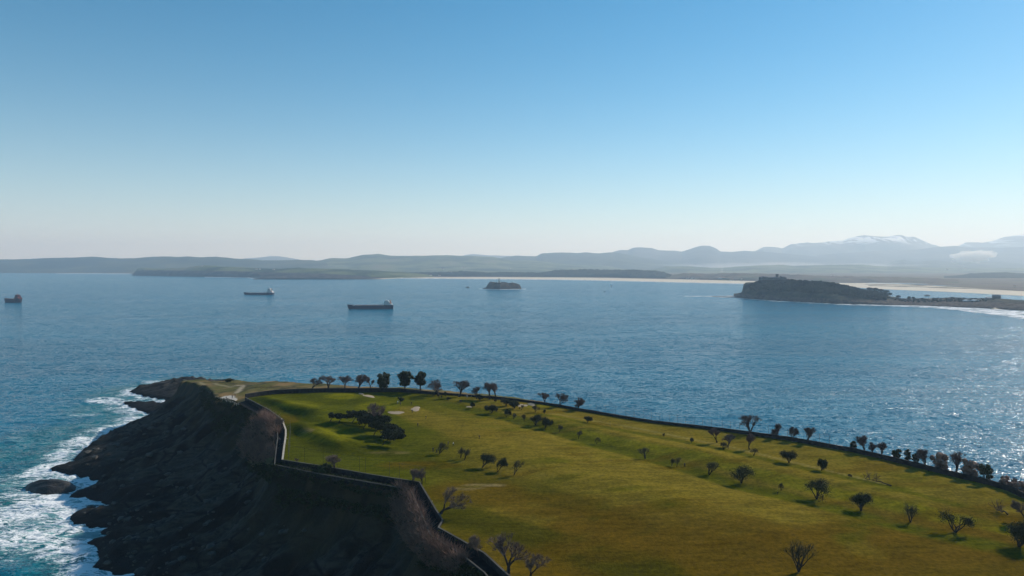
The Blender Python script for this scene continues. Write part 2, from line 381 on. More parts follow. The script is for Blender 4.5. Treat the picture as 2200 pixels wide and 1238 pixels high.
rock = bpy.data.materials.new("cliff rock"); rock.use_nodes = True; q = NB(rock); bs = q.n["Principled BSDF"]
tc = q.add("ShaderNodeTexCoord").outputs["Object"]
g_ = q.add("ShaderNodeAttribute", attribute_name="veg").outputs["Fac"]; wet = q.add("ShaderNodeAttribute", attribute_name="wet").outputs["Fac"]
av = q.add("ShaderNodeAttribute", attribute_name="tint").outputs["Color"]
sl = q.mapping(tc, (1, 1, 1), (0, 0, -ang)); sl2 = q.mapping(sl, (.25, 1, 1))
na = q.noise(sl2, .11, 6, .6, .6).outputs[0]; nb = q.noise(sl2, .6, 6, .65, .4).outputs[0]; ncr = q.noise(sl, .045, 3, .5, .4).outputs[0]
crk = q.add("ShaderNodeTexVoronoi", {"Vector": q.mapping(sl, (.5, 1, 1)), "Scale": .085}, feature='DISTANCE_TO_EDGE').outputs["Distance"]
slab = q.mixc(q.mapr(nb, .3, .7), (.024, .023, .020), (.074, .066, .052))
dark = q.mixc(q.mapr(nb, .3, .7), (.005, .0045, .004), (.016, .013, .010))
rk = q.mixc(q.mapr(ncr, .43, .51), dark, slab)
rk = q.mixc(q.mapr(crk, .0, .05, 1, 0), rk, (.012, .011, .010))
rk = q.mixc(q.mapr(na, .55, .7), rk, (.035, .030, .022))
rk = q.mixc(wet, rk, (.010, .009, .008))
q.l.new(q.mixc(g_, rk, av), bs.inputs["Base Color"]); bs.inputs["Roughness"].default_value = .85; bs.inputs["Specular IOR Level"].default_value = .15
hgt = q.math('ADD', q.math('MULTIPLY', nb, 1.0), q.math('MULTIPLY', q.noise(tc, 1.6, 6, .7).outputs[0], .6))
bp = q.add("ShaderNodeBump", {"Height": hgt, "Distance": 1.6, "Strength": 1.0}); q.l.new(bp.outputs[0], bs.inputs["Normal"])
veg = np.clip(smooth(17, 4, dP + 22 * (nz - .5)) * smooth(.3, .45, nz + .1), 0, 1); veg = np.where(inP, 1, veg)
wetA = smooth(16, 4, dS + 16 * (nz2 - .5)) * (~inP)
PXt, PYt = PJ(XX, YY, Zt)
tc_ = lerp(np.zeros(XX.shape + (3,)) + np.array((.020, .018, .007)), (.050, .036, .016), smooth(.4, .65, nz2))
cape = inP & ~inW & (segdist(XX, YY, po) > 2)
gc = lerp(lerp(np.zeros(XX.shape + (3,)) + np.array((.13, .115, .022)), (.26, .16, .055), smooth(.42, .62, nz)), (.060, .055, .012), smooth(.5, .65, nz2))
tc_ = np.where(cape[..., None], gc, tc_)
trail = [G(509, 846, 38.7), G(516, 838, 38.7), G(523, 832, 38.5), G(518, 828, 38), G(505, 827, 37)]
tc_ = lerp(tc_, (.42, .34, .22), smooth(1.7, .8, segdist(XX, YY, trail)))
trail2 = [G(430, 822, 33), G(470, 828, 36), G(500, 829, 37.5)]
tc_ = lerp(tc_, (.36, .29, .15), smooth(1.4, .7, segdist(XX, YY, trail2)) * .8)
o = gridmesh("cliff", XS, YS, Zt, rock, ~fin, {"tint": tc_, "veg": veg, "wet": wetA}, smooth_=False); tag(o, kind="structure")

# ------------------------------------------------------------------ sea
def axis(a, b, c, d, fine, g=1.18):
    s = list(np.arange(b, c, fine)); st = fine
    x = s[-1]
    while x < d: st *= g; x += st; s.append(x)
    st = fine; x = b; pre = []
    while x > a: st *= g; x -= st; pre.append(x)
    return np.array(pre[::-1] + s)
wx = axis(-45000, -470, -90, 45000, 2.0); wy = axis(-800, 190, 700, 36000, 2.0)
WX, WY = np.meshgrid(wx, wy)
near = (WX > -700) & (WX < 500) & (WY > 0) & (WY < 1000)
ds = np.full(WX.shape, 999.0); ds[near] = segdist(WX[near], WY[near], S, True); ds = np.where(inside(WX, WY, S), 0, ds)
PXw, PYw = PJ(WX, np.maximum(WY, 1), 0 * WX)
wn = fbm(WX / 30, WY / 30, 71, 4); wn2 = fbm(WX / 11, WY / 11, 72, 3)
left = (WX < -60) & (WY < 760)
width = 16 + 78 * smooth(560, 230, WY) * smooth(.25, .7, wn) + 16 * wn
foam = np.where(left, smooth(1.15, 0, ds / width), smooth(10, 0, ds) * .8)
foam = foam * (.35 + .95 * wn2)
for a, b, rx, ry, k in [(225, 862, 55, 10, .85), (180, 892, 60, 6, .6), (35, 944, 45, 12, .5), (60, 1040, 120, 40, .55), (60, 1130, 130, 40, .62), (120, 1200, 110, 40, .5), (90, 900, 60, 12, .35), (345, 822, 60, 6, .7), (430, 814, 60, 2.5, .5), (10, 1190, 60, 50, .5), (60, 960, 100, 14, .3),
                        (1965, 899, 50, 8, .62), (1900, 909, 22, 6, .45), (1690, 918, 30, 6, .3), (2100, 700, 60, 3, .35), (1500, 640, 60, 1, .3)]:
    e = ((PXw - a) / rx) ** 2 + ((PYw - b) / ry) ** 2
    foam = np.maximum(foam, k * smooth(1.3, .1, e * (.6 + wn)) * (WY > 100))
shal = np.where(left, smooth(1.5, 0, ds / (width * 1.5)) * (.5 + .8 * wn2), 0)
WZ = np.where(near, (fbm(WX / 22, WY / 9, 73, 3) - .5) * 1.0 * smooth(900, 500, WY) * smooth(12, 60, ds + 15), 0)
WZ = WZ + np.where(near & left, foam * (ridged(WX / 9, WY / 5, 74, 3) - .4) * 2.4, 0)

sea = bpy.data.materials.new("sea water"); sea.use_nodes = True; q = NB(sea); bs = q.n["Principled BSDF"]
tc = q.add("ShaderNodeTexCoord").outputs["Object"]
fa = q.add("ShaderNodeAttribute", attribute_name="foam").outputs["Fac"]; sa_ = q.add("ShaderNodeAttribute", attribute_name="shallow").outputs["Fac"]
wr = q.mapping(tc, (.5, 1, 1), (0, 0, R(-12)))
vs = []
for scale, k, det in ((.035, .30, 2), (.12, .75, 3), (.5, 1.8, 3), (1.9, 2.1, 2)):
    nn = q.noise(wr, scale, det, .55, .3).outputs["Color"]
    v = q.add("ShaderNodeVectorMath", {0: nn, 1: (.5, .5, .5)}, operation='SUBTRACT').outputs[0]
    v = q.add("ShaderNodeVectorMath", {0: v, 1: (k, k, 0)}, operation='MULTIPLY').outputs[0]; vs.append(v)
lane = q.mapr(q.noise(q.mapping(tc, (.12, 1, 1), (0, 0, R(10))), .0035, 4, .6, .5).outputs[0], .35, .65, .78, 1.2)
vs[2] = q.add('ShaderNodeVectorMath', {0: vs[2], 3: lane}, operation='SCALE').outputs[0]
vs[3] = q.add('ShaderNodeVectorMath', {0: vs[3], 3: lane}, operation='SCALE').outputs[0]
v = vs[0]
for u_ in vs[1:]: v = q.add("ShaderNodeVectorMath", {0: v, 1: u_}, operation='ADD').outputs[0]
geo = q.add("ShaderNodeNewGeometry").outputs["Normal"]
v = q.add("ShaderNodeVectorMath", {0: v, 1: geo}, operation='ADD').outputs[0]
nrm = q.add("ShaderNodeVectorMath", {0: v}, operation='NORMALIZE').outputs[0]
big = q.noise(q.mapping(tc, (.25, 1, 1), (0, 0, R(8))), .006, 4, .6, .4).outputs[0]
wcol = q.mixc(q.mapr(big, .35, .65), (.000, .108, .180), (.000, .142, .225))
wcol = q.mixc(q.math('MULTIPLY', sa_, .9, clamp=True), wcol, (.010, .125, .125))
f1 = q.noise(q.mapping(tc, (.34, 1, 1), (0, 0, R(22))), .17, 8, .70, 1.8).outputs[0]
f2 = q.noise(q.mapping(tc, (.4, 1, 1), (0, 0, R(20))), .7, 6, .7, 1.2).outputs[0]
rd = q.math('SUBTRACT', 1.0, q.math('MULTIPLY', q.math('ABSOLUTE', q.math('SUBTRACT', f1, .5)), 5.0), clamp=True)
pat = q.math('ADD', q.math('MULTIPLY', rd, .55), q.math('MULTIPLY', f2, .5))
thr = q.mapr(fa, 0.0, 1.0, 1.02, .45, smoothstep=False)
fm = q.mapr(pat, thr, q.math('ADD', thr, .16))
fm = q.math('MULTIPLY', fm, q.mapr(fa, .03, .2))
wcol = q.mixc(q.math('MULTIPLY', q.mapr(fa, .25, .9), q.mapr(f1, .38, .62)), wcol, (.16, .33, .34))
q.l.new(q.mixc(fm, wcol, (.78, .80, .80)), bs.inputs["Base Color"])
spk = q.noise(wr, 1.1, 2).outputs[0]
rgh = q.mapr(spk, .48, .58, .22, .075)
q.l.new(q.math('ADD', q.math('MULTIPLY', rgh, q.math('SUBTRACT', 1.0, fm)), q.math('MULTIPLY', fm, .8)), bs.inputs["Roughness"]); bs.inputs["IOR"].default_value = 1.333
q.l.new(q.mapr(fm, 0, 1, .14, .1, False), bs.inputs["Specular IOR Level"])
q.l.new(nrm, bs.inputs["Normal"])
o = gridmesh("sea", WX, WY, WZ, sea, None, {"foam": np.clip(foam, 0, 1), "shallow": np.clip(shal, 0, 1)}); tag(o, kind="structure")

# ------------------------------------------------------------------ the far shore
def ground_mat(name, cols, scale, detail=6, bump=0.0, stretch=(1, 1, 1)):
    m = bpy.data.materials.new(name); m.use_nodes = True; q = NB(m); bs = q.n["Principled BSDF"]
    tc = q.mapping(q.add("ShaderNodeTexCoord").outputs["Object"], stretch)
    n1 = q.noise(tc, scale, detail, .62, .3).outputs[0]
    r = q.add("ShaderNodeValToRGB", {0: n1}); e = r.color_ramp.elements
    while len(e) < len(cols): e.new(.5)
    for i, c in enumerate(cols): e[i].position = .34 + .32 * i / (len(cols) - 1); e[i].color = (*c, 1)
    q.l.new(r.outputs[0], bs.inputs["Base Color"]); bs.inputs["Roughness"].default_value = 1; bs.inputs["Specular IOR Level"].default_value = .1
    if bump:
        bp = q.add("ShaderNodeBump", {"Height": q.noise(tc, scale * 3, 6, .7).outputs[0], "Distance": bump, "Strength": 1.0}); q.l.new(bp.outputs[0], bs.inputs["Normal"])
    return m
M_field = ground_mat("far fields", [(.020, .032, .012), (.045, .060, .018), (.12, .13, .04), (.16, .14, .07)], .0022)
M_hill = ground_mat("wooded hill", [(.018, .026, .014), (.040, .048, .020), (.085, .085, .035)], .0016)
M_mount = ground_mat("mountain", [(.03, .035, .03), (.07, .07, .06), (.12, .11, .09)], .0008)
M_cliff = ground_mat("sea cliff", [(.020, .018, .014), (.055, .045, .032), (.09, .07, .05)], .02, bump=4)
M_wood = ground_mat("dune wood", [(.006, .010, .004), (.018, .024, .008), (.036, .036, .016)], .02, bump=6)
M_scrub = ground_mat("scrub", [(.06, .05, .03), (.13, .09, .055), (.10, .10, .04)], .004)
M_sand = ground_mat("beach sand", [(.58, .48, .35), (.70, .60, .45)], .01)
# snow on the highest slopes
snow = bpy.data.materials.new("snowy mountain"); snow.use_nodes = True; q = NB(snow); bs = q.n["Principled BSDF"]
tc = q.add("ShaderNodeTexCoord").outputs["Object"]; zz = q.add("ShaderNodeSeparateXYZ", {0: tc}).outputs[2]
nn = q.noise(q.mapping(tc, (1, .5, 1.5)), .0022, 6, .7, .8).outputs[0]
sn = q.math('MULTIPLY', q.mapr(zz, 520, 760), q.mapr(nn, .50, .58))
q.l.new(q.mixc(sn, (.06, .065, .06), (.8, .82, .85)), bs.inputs["Base Color"]); bs.inputs["Roughness"].default_value = 1

def ridge(name, prof, Yc, w1, w2, m, base=None, seed=1, nx=160, nt=(18, 10), shape=1.0, rough=.25, crest=0.0, cw=40.0, label=None):
    xs = np.linspace(prof[0][0], prof[-1][0], nx)
    cy = np.interp(xs, [p[0] for p in prof], [p[1] for p in prof])
    if base is not None:
        by = np.interp(xs, [p[0] for p in base], [p[1] for p in base])
        Y0 = np.array([G(a, b, 0)[1] for a, b in zip(xs, by)]); Yt = Y0 + w1
    else:
        Yt = np.full(nx, float(Yc)); Y0 = Yt - w1
    rows = []; tt = list(np.linspace(0, 1, nt[0])) + list(np.linspace(1, 2, nt[1] + 1))[1:]
    dxs = np.array([ray(a, b) for a, b in zip(xs, cy)])
    zc = CAMZ + dxs[:, 2] / dxs[:, 1] * Yt
    u = dxs[:, 0] / dxs[:, 1]
    X, Y, Z = [], [], []
    for t_ in tt:
        Yv = Y0 + (Yt - Y0) * t_ if t_ <= 1 else Yt + w2 * (t_ - 1)
        x = u * Yv
        h = t_ ** shape if t_ <= 1 else (1 - (t_ - 1)) ** .7
        n_ = fbm(x / (w1 * .5), Yv / (w1 * .5), seed, 4) - .5
        gul = ridged(x / (w1 * .35), Yv / (w1 * .9), seed + 9, 3) - .6
        z = zc * h + np.maximum(zc, 0) * rough * (n_ + .6 * gul) * (1 - (1 - abs(1 - t_)) ** 4) * min(1, 4 * (t_ if t_ < 1 else 2 - t_))
        if crest: z = z + crest * (fbm(x / cw, Yv / cw, seed + 20, 3) - .35) * min(1, 5 * (t_ if t_ < 1 else 2 - t_)) * smooth(0, 8, zc)
        if t_ == 0 or t_ == 2: z = np.full(nx, -3.0)
        X.append(x); Y.append(Yv); Z.append(z)
    o = gridmesh(name, np.array(X), np.array(Y), np.array(Z), m)
    tag(o, kind="structure"); return o

ridge("hills", [(-250, 560), (-100, 558), (0, 558), (60, 557), (80, 556.4), (110, 554.5), (135, 554.6), (178, 552.8), (208, 552.4), (240, 555), (290, 555.5), (325, 552), (345, 551), (380, 552.5), (405, 551), (430, 553), (465, 551.5), (500, 555.5), (540, 557.5), (580, 560.5), (640, 559), (670, 559.5), (700, 564), (760, 572), (830, 584)], 10200, 1500, 1500, M_hill, seed=2, nx=300, shape=.8, crest=14, cw=120)
ridge("hills", [(640, 582), (680, 561), (710, 555), (750, 555), (780, 548.5), (812, 546), (840, 549.5), (880, 550), (960, 549), (1040, 551.5), (1060, 552.5), (1085, 557), (1100, 560), (1150, 560), (1200, 565), (1300, 572), (1380, 582)], 11200, 2800, 1500, M_field, seed=3, nx=260, shape=.9, crest=16, cw=150, rough=.3)
ridge("hills", [(1020, 575), (1060, 558), (1090, 552), (1110, 549.6), (1136, 551), (1152, 551), (1164, 545), (1180, 544), (1210, 542.6), (1240, 544), (1260, 543), (1285, 544.5), (1310, 542.6), (1330, 543), (1350, 548), (1380, 554), (1420, 560), (1500, 572)], 13300, 2800, 1500, M_hill, seed=4, nx=220, crest=16, cw=200)
ridge("hills", [(1260, 565), (1320, 541), (1335, 538), (1350, 538), (1360, 533), (1370, 532), (1400, 533.5), (1415, 538), (1450, 539), (1465, 541), (1480, 536), (1495, 531), (1508, 529), (1525, 528.5), (1540, 535), (1548, 541), (1575, 542), (1600, 539), (1625, 541), (1660, 543), (1720, 548), (1800, 554), (1900, 566)], 15500, 3000, 1500, M_mount, seed=5, nx=260, crest=22, cw=300)
ridge("mountains", [(1560, 565), (1625, 539), (1640, 532), (1655, 532), (1680, 536), (1700, 526), (1734, 523), (1764, 523), (1791, 519.5), (1811, 518), (1825, 513), (1859, 507), (1893, 509), (1916, 507), (1935, 505), (1950, 509), (1964, 510.5), (1984, 519.5), (2002, 527.5), (2016, 531), (2080, 550)], 18500, 3500, 2000, snow, seed=6, nx=300, crest=85, cw=380, rough=.42)
ridge("mountains", [(2020, 550), (2064, 528.6), (2075, 523), (2109, 523), (2132, 518), (2143, 514), (2159, 510.5), (2200, 503.6), (2260, 501), (2400, 510), (2500, 540)], 19500, 3500, 2000, snow, seed=7, nx=160, crest=85, cw=380, rough=.42)
ridge("hills", [(1700, 566), (1760, 548), (1880, 540), (1973, 536.6), (2016, 531), (2054, 529), (2068, 532), (2098, 532), (2132, 533), (2200, 531), (2300, 530), (2450, 540)], 15500, 3000, 1500, M_mount, seed=8, nx=220, crest=22, cw=300)
ridge("hills", [(1850, 585), (1893, 574), (1916, 563), (1939, 558), (1961, 563), (2014, 559), (2041, 563), (2086, 564), (2143, 563), (2200, 567), (2300, 562), (2450, 570)], 12500, 2500, 1500, M_hill, seed=9, nx=160, crest=14, cw=150)
ridge("hills", [(1380, 584), (1430, 573), (1475, 573), (1530, 576), (1560, 575), (1620, 571), (1680, 569), (1700, 572), (1760, 570), (1850, 569), (1900, 573), (2000, 575), (2100, 577), (2200, 576), (2350, 580)], 9800, 1700, 1300, M_field, seed=10, nx=260, crest=12, cw=120)
ridge("mountains", [(500, 570), (525, 556), (560, 553.5), (580, 551), (600, 551), (620, 554), (640, 557), (680, 570)], 20000, 3000, 1500, M_mount, seed=12, nx=80, crest=20, cw=500)
ridge("mountains", [(940, 570), (1000, 548), (1015, 546), (1050, 549), (1090, 550), (1110, 551), (1180, 570)], 20000, 3000, 1500, M_mount, seed=13, nx=80, crest=20, cw=500)
ridge("dune_hill", [(2000, 609), (2009, 606), (2030, 594.5), (2064, 592), (2086, 588), (2132, 586), (2161, 585.5), (2200, 588), (2320, 586), (2450, 600)], 5600, 500, 700, M_wood, seed=14, nx=200, shape=.6, crest=10, cw=40)
# coastal plain: columns of the photo, from the waterline back to the hills
coast = [(-400, 586.2), (0, 587), (280, 588), (300, 590), (540, 594), (620, 597), (780, 598.5), (870, 596.6), (900, 596.2), (1100, 596.4), (1300, 598), (1400, 600), (1500, 602), (1600, 604.5), (1700, 606), (1802, 608), (1860, 608.4), (1927, 610), (2041, 617), (2200, 625), (2400, 635)]
pxs = np.linspace(-400, 2400, 280); cyy = np.interp(pxs, [p[0] for p in coast], [p[1] for p in coast])
rows = np.linspace(0, 1, 26) ** 2
Y0 = np.array([G(a, b, 0)[1] for a, b in zip(pxs, cyy)]); uu = np.array([ray(a, b)[0] / ray(a, b)[1] for a, b in zip(pxs, cyy)])
LY = Y0[None] + (34000 - Y0[None]) * rows[:, None]; LX = uu[None] * LY
LZ = 2.2 + 8 * fbm(LX / 300, LY / 300, 40, 4) * np.minimum(1, rows[:, None] * 60); LZ[0] = 1.6
o = gridmesh("coastal_plain", LX, LY, LZ, M_scrub); tag(o, kind="structure")
def sheet(name, front, backl, z0, z1, m, n=120, kind="structure", label=None, cat=None, jag=0.0, seed=1, rows=4):
    xs = np.linspace(front[0][0], front[-1][0], n)
    fy = np.interp(xs, [p[0] for p in front], [p[1] for p in front]); by = np.interp(xs, [p[0] for p in backl], [p[1] for p in backl])
    if jag: fy = fy + jag * (fbm(xs / 14, xs * 0, seed, 4) - .5); by = by + jag * (fbm(xs / 9, xs * 0 + 5, seed + 3, 4) - .5)
    f = np.array([G(a, b, z0) for a, b in zip(xs, fy)]); k = np.array([G(a, b, z1) for a, b in zip(xs, by)])
    tt = np.linspace(0, 1, rows)[:, None]
    X = f[None, :, 0] * (1 - tt) + k[None, :, 0] * tt; Y = f[None, :, 1] * (1 - tt) + k[None, :, 1] * tt
    Z = z0 + (z1 - z0) * tt + 0 * X
    o = gridmesh(name, X, Y, Z, m, attrs={"edge": np.sin(np.pi * tt) + 0 * X}); tag(o, label, cat, kind=kind); return o
sheet("beach", [(800, 600.6), (870, 597.6), (1000, 598.8), (1100, 599.6), (1200, 600.8), (1300, 602.6), (1400, 605), (1500, 607.5), (1600, 609.6), (1700, 611)], [(800, 599.5), (870, 596.4), (1000, 595.6), (1100, 595.7), (1200, 596.3), (1300, 597.2), (1400, 599.4), (1500, 601.4), (1600, 604), (1700, 606)], .4, 3.5, M_sand)
sheet("sandbar", [(1780, 611), (1859, 619.5), (1927, 623), (2018, 626.4), (2086, 630), (2200, 636), (2400, 644)], [(1780, 608), (1859, 608.5), (1927, 609.8), (2041, 616.6), (2200, 624.6), (2400, 634.5)], .4, 3.5, M_sand)
M_dune = ground_mat("dune grass", [(.10, .07, .04), (.2, .15, .08)], .02)
sheet("dune", [(1866, 614.2), (1984, 617.6), (2100, 622), (2200, 626.5), (2400, 636)], [(1866, 613.2), (1984, 616), (2100, 620), (2200, 624.4), (2400, 633)], 2.4, 4.6, M_dune, jag=.5)
M_lag = mat("lagoon water", (.02, .06, .08), .25, .5)
sheet("lagoon", [(1862, 608.6), (1920, 609.8), (1990, 611.4)], [(1862, 607.7), (1920, 608.7), (1990, 610.2)], 9.5, 9.5, M_lag, jag=.8, seed=4)
sheet("lagoon", [(2004, 614.3), (2060, 615.6)], [(2004, 613.4), (2060, 614.8)], 9.5, 9.5, M_lag, jag=.8, seed=5, n=30)
# long western headlands of the far shore, the wood on the dunes
ridge("headland", [(284, 592), (290, 585), (296, 577), (310, 575.4), (330, 577.5), (350, 578), (400, 575.5), (420, 572), (445, 570.5), (480, 573), (520, 575), (540, 576), (600, 578), (640, 576), (660, 577), (700, 578.5), (760, 580), (800, 582), (860, 585), (930, 592)], 0, 420, 900, M_field, base=[(284, 592), (440, 594.8), (540, 596.4), (700, 598), (800, 598.5), (930, 597)], seed=15, nx=300, shape=.45, crest=9, cw=45, rough=.2)
ridge("headland", [(540, 600.5), (553, 598), (560, 594.5), (580, 592.8), (640, 592), (700, 592.5), (760, 596), (800, 598.5), (830, 600.3)], 0, 160, 250, M_cliff, base=[(540, 600.8), (830, 600.8)], seed=16, nx=180, shape=.4, crest=4, cw=25, rough=.2)
ridge("wood", [(1120, 594), (1150, 587.5), (1190, 582), (1205, 580.5), (1260, 579.5), (1300, 580), (1350, 580.5), (1380, 581), (1410, 583), (1430, 587), (1450, 594)], 0, 300, 500, M_wood, base=[(1120, 596), (1300, 597), (1450, 600)], seed=17, nx=240, shape=.5, crest=16, cw=22)
ridge("wood", [(790, 594), (840, 585.5), (900, 586), (950, 585), (1000, 583), (1050, 586), (1100, 585), (1150, 586), (1180, 592)], 0, 250, 400, M_wood, base=[(790, 597), (900, 595), (1180, 596)], seed=18, nx=240, shape=.6, crest=14, cw=22)
ridge("wood", [(1430, 594), (1470, 588), (1520, 589), (1560, 587), (1620, 588), (1700, 591), (1800, 594), (1900, 596), (2000, 598), (2060, 602)], 0, 300, 500, M_scrub, base=[(1430, 600), (1600, 603.5), (1800, 606.5), (1920, 607.5), (2060, 611)], seed=19, nx=260, shape=.6, crest=11, cw=30)
# cliff face below the fields of the west headland
ridge("headland", [(282, 592.5), (292, 582.5), (310, 580.5), (400, 581.5), (500, 583), (600, 586), (700, 588.5), (780, 593), (840, 598.5)], 0, 120, 250, M_cliff, base=[(282, 592.6), (440, 595.2), (540, 596.8), (700, 598.6), (840, 599)], seed=25, nx=240, shape=.4, crest=4, cw=30)

# ---- low offshore island with its lighthouse, peninsula
M_irock = ground_mat("island rock", [(.014, .012, .009), (.040, .033, .024), (.075, .062, .042)], .03, bump=3)
isl = ridge("island", [(1036, 620.6), (1044, 618), (1048, 611), (1053, 606.2), (1062, 607), (1072, 606.3), (1086, 607.5), (1092, 609), (1100, 607.8), (1110, 608.6), (1117, 613), (1120.5, 620.5)], 0, 60, 70, M_irock, base=[(1036, 621), (1075, 622), (1121, 621)], seed=30, nx=90, shape=.35, crest=7, cw=14, rough=.2)
rk_ = ridge("islet", [(1000, 618.4), (1002, 616.4), (1005, 615.8), (1007, 616.6), (1009, 618.4)], 0, 10, 12, M_irock, base=[(1000, 618.6), (1009, 618.6)], seed=31, nx=20, shape=.4, crest=1, cw=5)
ridge("islet", [(1984, 636), (1987, 633.6), (1992, 632.8), (1997, 634), (2000, 636)], 0, 10, 12, M_irock, base=[(1984, 636.2), (2000, 636.2)], seed=32, nx=20, shape=.4, crest=1, cw=5)

pen_top = [(1570, 636), (1580, 633.5), (1594, 628), (1597.5, 611), (1602, 608.5), (1620, 606.5), (1632, 602), (1636, 599.5), (1690, 602), (1720, 605), (1760, 606.5), (1790, 610), (1820, 616), (1845, 622), (1862, 626.5), (1880, 628), (1900, 631), (1915, 638), (1940, 642), (2000, 641.5), (2050, 640), (2080, 642), (2142, 641), (2180, 645), (2260, 648), (2400, 655)]
pen_base = [(1570, 637), (1600, 642), (1700, 648.4), (1800, 653.4), (1900, 655.6), (2000, 658), (2100, 662), (2200, 668), (2400, 684)]
M_pen = bpy.data.materials.new("peninsula ground"); M_pen.use_nodes = True; q = NB(M_pen); bs = q.n["Principled BSDF"]
tc = q.add("ShaderNodeTexCoord").outputs["Object"]; zz = q.add("ShaderNodeSeparateXYZ", {0: tc}).outputs[2]
nn = q.noise(tc, .02, 6, .65).outputs[0]; n3 = q.noise(tc, .12, 5, .7).outputs[0]
rk = q.mixc(q.mapr(n3, .35, .65), (.020, .015, .011), (.11, .080, .055)); gr = q.mixc(q.mapr(nn, .4, .6), (.012, .016, .007), (.055, .050, .022))
q.l.new(q.mixc(q.mapr(q.math('ADD', zz, q.math('MULTIPLY', nn, 14)), 17, 23), rk, gr), bs.inputs["Base Color"]); bs.inputs["Roughness"].default_value = 1; bs.inputs["Specular IOR Level"].default_value = .1
bp = q.add("ShaderNodeBump", {"Height": n3, "Distance": 5.0, "Strength": 1.0}); q.l.new(bp.outputs[0], bs.inputs["Normal"])
def pen_crest(x): return float(np.interp(x, [p[0] for p in pen_top], [p[1] for p in pen_top]))
def pen_base_(x): return float(np.interp(x, [p[0] for p in pen_base], [p[1] for p in pen_base]))
ridge("peninsula", pen_top, 0, 130, 160, M_pen, base=pen_base, seed=33, nx=420, nt=(34, 16), shape=.62, crest=4, cw=16, rough=.3)
sheet("beach", [(2130, 664.5), (2160, 664.8), (2200, 667.5), (2300, 673)], [(2130, 662.6), (2150, 658.6), (2200, 657.8), (2300, 661)], .5, 3.4, M_sand, n=40)

M_foam = bpy.data.materials.new("surf"); M_foam.use_nodes = True; q = NB(M_foam); bs = q.n["Principled BSDF"]
bs.inputs["Base Color"].default_value = (.75, .77, .78, 1); bs.inputs["Roughness"].default_value = .7
tc = q.add("ShaderNodeTexCoord").outputs["Object"]; ea = q.add("ShaderNodeAttribute", attribute_name="edge").outputs["Fac"]
nn = q.noise(q.mapping(tc, (.4, 1, 1)), .06, 6, .7, .6).outputs[0]
al = q.math('MULTIPLY', q.mapr(nn, .40, .58), q.mapr(ea, .05, .6)); q.l.new(al, bs.inputs["Alpha"])
def surf(front, back_, label, n=160, jag=1.5, seed=1): sheet("surf", front, back_, .35, .35, M_foam, n=n, jag=jag, seed=seed, rows=7, kind="stuff", label=label, cat="surf")
surf([(1530, 638.5), (1580, 641), (1640, 646.5), (1720, 651), (1820, 655.6), (1900, 658), (2000, 662), (2060, 668), (2120, 676), (2200, 688), (2400, 700)], [(1530, 636), (1580, 635), (1640, 643), (1720, 648), (1820, 652.6), (1900, 654.6), (2000, 657), (2060, 659.6), (2120, 662), (2200, 667), (2400, 682)], "white surf breaking along the rocky foot of the dark peninsula", n=260, jag=1.5, seed=3)
surf([(1470, 637), (1530, 638.5), (1620, 642)], [(1470, 635.8), (1530, 635.6), (1620, 638)], "thin line of surf reaching left from the tip of the peninsula", n=80, jag=1, seed=5)
surf([(1030, 621.6), (1075, 622.8), (1130, 622)], [(1030, 620), (1075, 621), (1130, 620.4)], "thin white surf round the foot of the lighthouse island", n=60, jag=.4, seed=6)
surf([(120, 588.6), (280, 589.4)], [(120, 587.4), (280, 587.8)], "thin pale surf below the far hills on the left", n=80, jag=.5, seed=7)
surf([(440, 596.4), (530, 597.2), (560, 601.4)], [(440, 594.6), (530, 595.6), (560, 599)], "small white surf at the foot of the far western headland", n=60, jag=.6, seed=8)
surf([(860, 599.3), (1000, 600.3), (1100, 601), (1200, 602.2), (1300, 604), (1400, 606.4), (1500, 608.8), (1600, 611)], [(860, 597.6), (1000, 598.6), (1100, 599.4), (1200, 600.6), (1300, 602.4), (1400, 604.8), (1500, 607.2), (1600, 609.4)], "pale surf lapping along the long sandy beach", n=200, jag=.9, seed=9)
surf([(2080, 652), (2200, 656)], [(2080, 650), (2200, 652)], "bright ripples in the bay behind the low end of the peninsula", n=60, jag=.8, seed=10)
# ==OBJECTS==
# ------------------------------------------------------------------ walls, path, terrace
M_stone = mat("grey stone", (.014, .0135, .0135), .95, .1, noise=((.038, .036, .034), .8), bump=(1.5, .15))
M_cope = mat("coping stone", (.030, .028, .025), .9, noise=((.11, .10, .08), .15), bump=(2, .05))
M_pale = mat('pale stone and sunlit coping tone', (.38, .32, .25), .9, noise=((.52, .45, .36), .5))  # on the coping, sunlight put into the colour; on the balustrade plain pale stone
M_path = mat("path gravel", (.010, .010, .010), .95, .05, noise=((.022, .021, .020), .7), bump=(3, .05))
M_pave = mat("pale paving", (.36, .32, .26), .9, noise=((.48, .43, .36), .8))
M_white = mat("white paint", (.72, .72, .70), .5)
M_metal = mat("dark metal", (.04, .04, .04), .5, metal=.6)
def resample(pts, step):
    out = [pts[0]]
    for a, b in zip(pts, pts[1:]):
        n = max(1, int(math.hypot(b[0] - a[0], b[1] - a[1]) / step))
        for k in range(1, n + 1): out.append(tuple(a[i] + (b[i] - a[i]) * k / n for i in range(len(a))))
    return out
